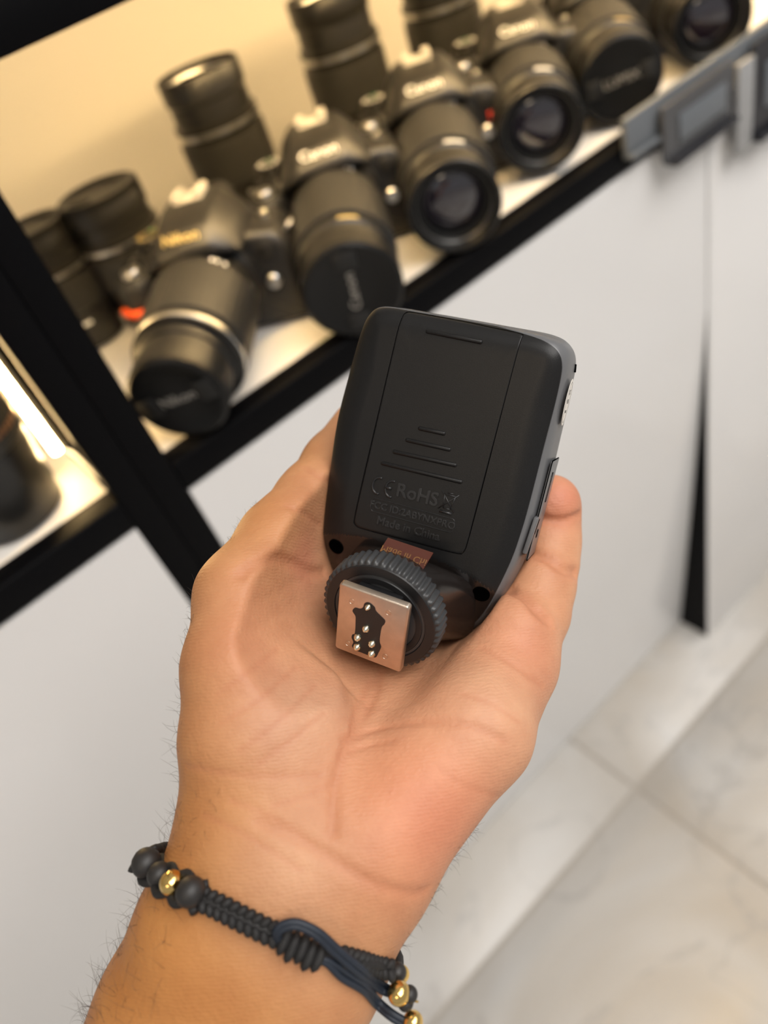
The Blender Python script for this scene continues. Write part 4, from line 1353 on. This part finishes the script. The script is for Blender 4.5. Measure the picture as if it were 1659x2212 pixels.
def braid(px, lift, step, off, parent, me_, name, tilt):
    path = np.array(smooth_path([W(p) for p in skin_pts(px, lift)], 6))
    for i, (p, t) in enumerate(along(path, step)):
        v = unit(-(p + br_c - CPOS))
        side = unit(np.cross(t, v))
        for s in (-1, 1):
            q = p + side * off * s + v * 0.0003 + t * (step * 0.25 * s)
            place(me_, name, q, unit(side * 0.75 + t * tilt * s), t, parent)
braid([(432, 1940), (480, 1963), (530, 1989), (575, 2011), (606, 2024)], 1.8, 0.0019, 0.0013, band, knot_me, 'knot', 0.55)
braid([(735, 2066), (780, 2078), (825, 2090), (858, 2100)], 1.6, 0.0017, 0.0010, band, knot_me, 'knot', 0.55)
for off in (-1, 1):
    pc = np.array(smooth_path([W(p) for p in skin_pts([(306, 1850), (330, 1878), (357, 1899), (390, 1917), (436, 1940)], 1.8, 187)], 8))
    out_ = []
    for i in range(len(pc)):
        t = unit(pc[min(i + 1, len(pc) - 1)] - pc[max(i - 1, 0)])
        v = unit(-(pc[i] + br_c - CPOS))
        wob = 0.0026 + 0.0007 * math.cos(2 * math.pi * i / len(pc) * 4)
        out_.append(pc[i] + unit(np.cross(t, v)) * off * wob)
    tube('side_cord', out_, 0.0011, M_cord, brace, 8)
# sliding knot
path = np.array(smooth_path([W(p) for p in skin_pts([(604, 2028), (640, 2046), (680, 2066), (700, 2076)], 2.6)], 6))
sk = None
for i, (p, t) in enumerate(along(path, 0.0021)):
    v = unit(-(p + br_c - CPOS)); side = unit(np.cross(t, v))
    place(big_me, 'slide_knot', p + side * (0.0003 if i % 2 else -0.0003), side, t, brace)
def bead(px, py, r, lift, m_, name, miss=180.0, hole=True):
    c = W(skin_pts([(px, py)], lift, miss)[0])
    prof = [(r * 0.28, -r * 0.93)] + [(r * math.cos(a), r * 0.93 * math.sin(a) / math.sin(1.29)) for a in np.linspace(-1.25, 1.25, 12)] + [(r * 0.28, r * 0.93)]
    tdir = W(P(px + 40, py + 22, 180)) - W(P(px, py, 180))
    up_ = np.cross(tdir, unit(-(c + br_c - CPOS)))
    M = frame(tuple(c), tuple(up_), tuple(np.cross(unit(tdir), unit(up_)))) 
    vs_, fs_ = lathe_data(prof, 24)
    return obj(name, [tuple(M @ Vector(v)) for v in vs_], fs_, m_, brace)
bead(316, 1864, 0.0036, 3.6, M_bead, 'black_bead', 188)
bead(344, 1889, 0.0029, 3.4, M_bead, 'black_bead', 186)
bead(371, 1907, 0.0028, 3.6, M_gold, 'gold_bead')
bead(412, 1927, 0.0034, 3.8, M_bead, 'black_bead')
bead(866, 2104, 0.0021, 2.0, M_gold, 'gold_bead', 184)
bead(858, 2100, 0.0022, 2.2, M_bead, 'black_bead', 183)
# loose navy cords
def cord(px, lift, r=0.00085, miss=178.0):
    pth = smooth_path([W(p) for p in skin_pts(px, lift, miss)], 7)
    return tube('cord', pth, r, M_navy, brace, 8)
cord([(600, 2034), (596, 2012), (612, 1996), (645, 1993), (690, 2014), (730, 2050), (785, 2096), (830, 2130), (858, 2143)], [2.5, 4.0, 4.6, 4.8, 5.0, 4.2, 3.4, 3.0, 3.0])
cord([(604, 2036), (602, 2016), (620, 2003), (648, 2003), (686, 2024), (722, 2058), (775, 2104), (822, 2138), (854, 2150)], [2.5, 4.0, 4.6, 4.8, 5.0, 4.2, 3.4, 3.0, 3.0])
cord([(690, 2070), (712, 2076), (750, 2100), (790, 2128), (815, 2160), (850, 2190), (888, 2212), (930, 2240)], [3, 3, 2.6, 2.4, 2.4, 2.6, 3, 3])
cord([(690, 2074), (708, 2082), (738, 2112), (785, 2140), (812, 2170), (845, 2198), (880, 2218), (925, 2246)], [3, 3, 2.6, 2.4, 2.4, 2.6, 3, 3])
bead(862, 2146, 0.0027, 3.2, M_gold, 'gold_bead', 178)
bead(884, 2148, 0.0020, 2.6, M_bead, 'black_bead', 178)
bead(876, 2166, 0.0019, 2.6, M_bead, 'black_bead', 178)
bead(892, 2207, 0.0024, 3.2, M_gold, 'gold_bead', 178)
c = W(P(872, 2160, 176))
tube('jump_ring', [W(P(872 + 16 * math.cos(a), 2160 + 10 * math.sin(a), 176 + 1.2 * math.sin(a * 2))) for a in np.linspace(0, 2 * math.pi, 22)[:-1]], 0.00028, M_gold, brace, 6, True)
tube('wire_end', [W(P(876, 2160, 175)), W(P(890, 2162, 175)), W(P(904, 2164, 175))], 0.00025, M_gold, brace, 6)
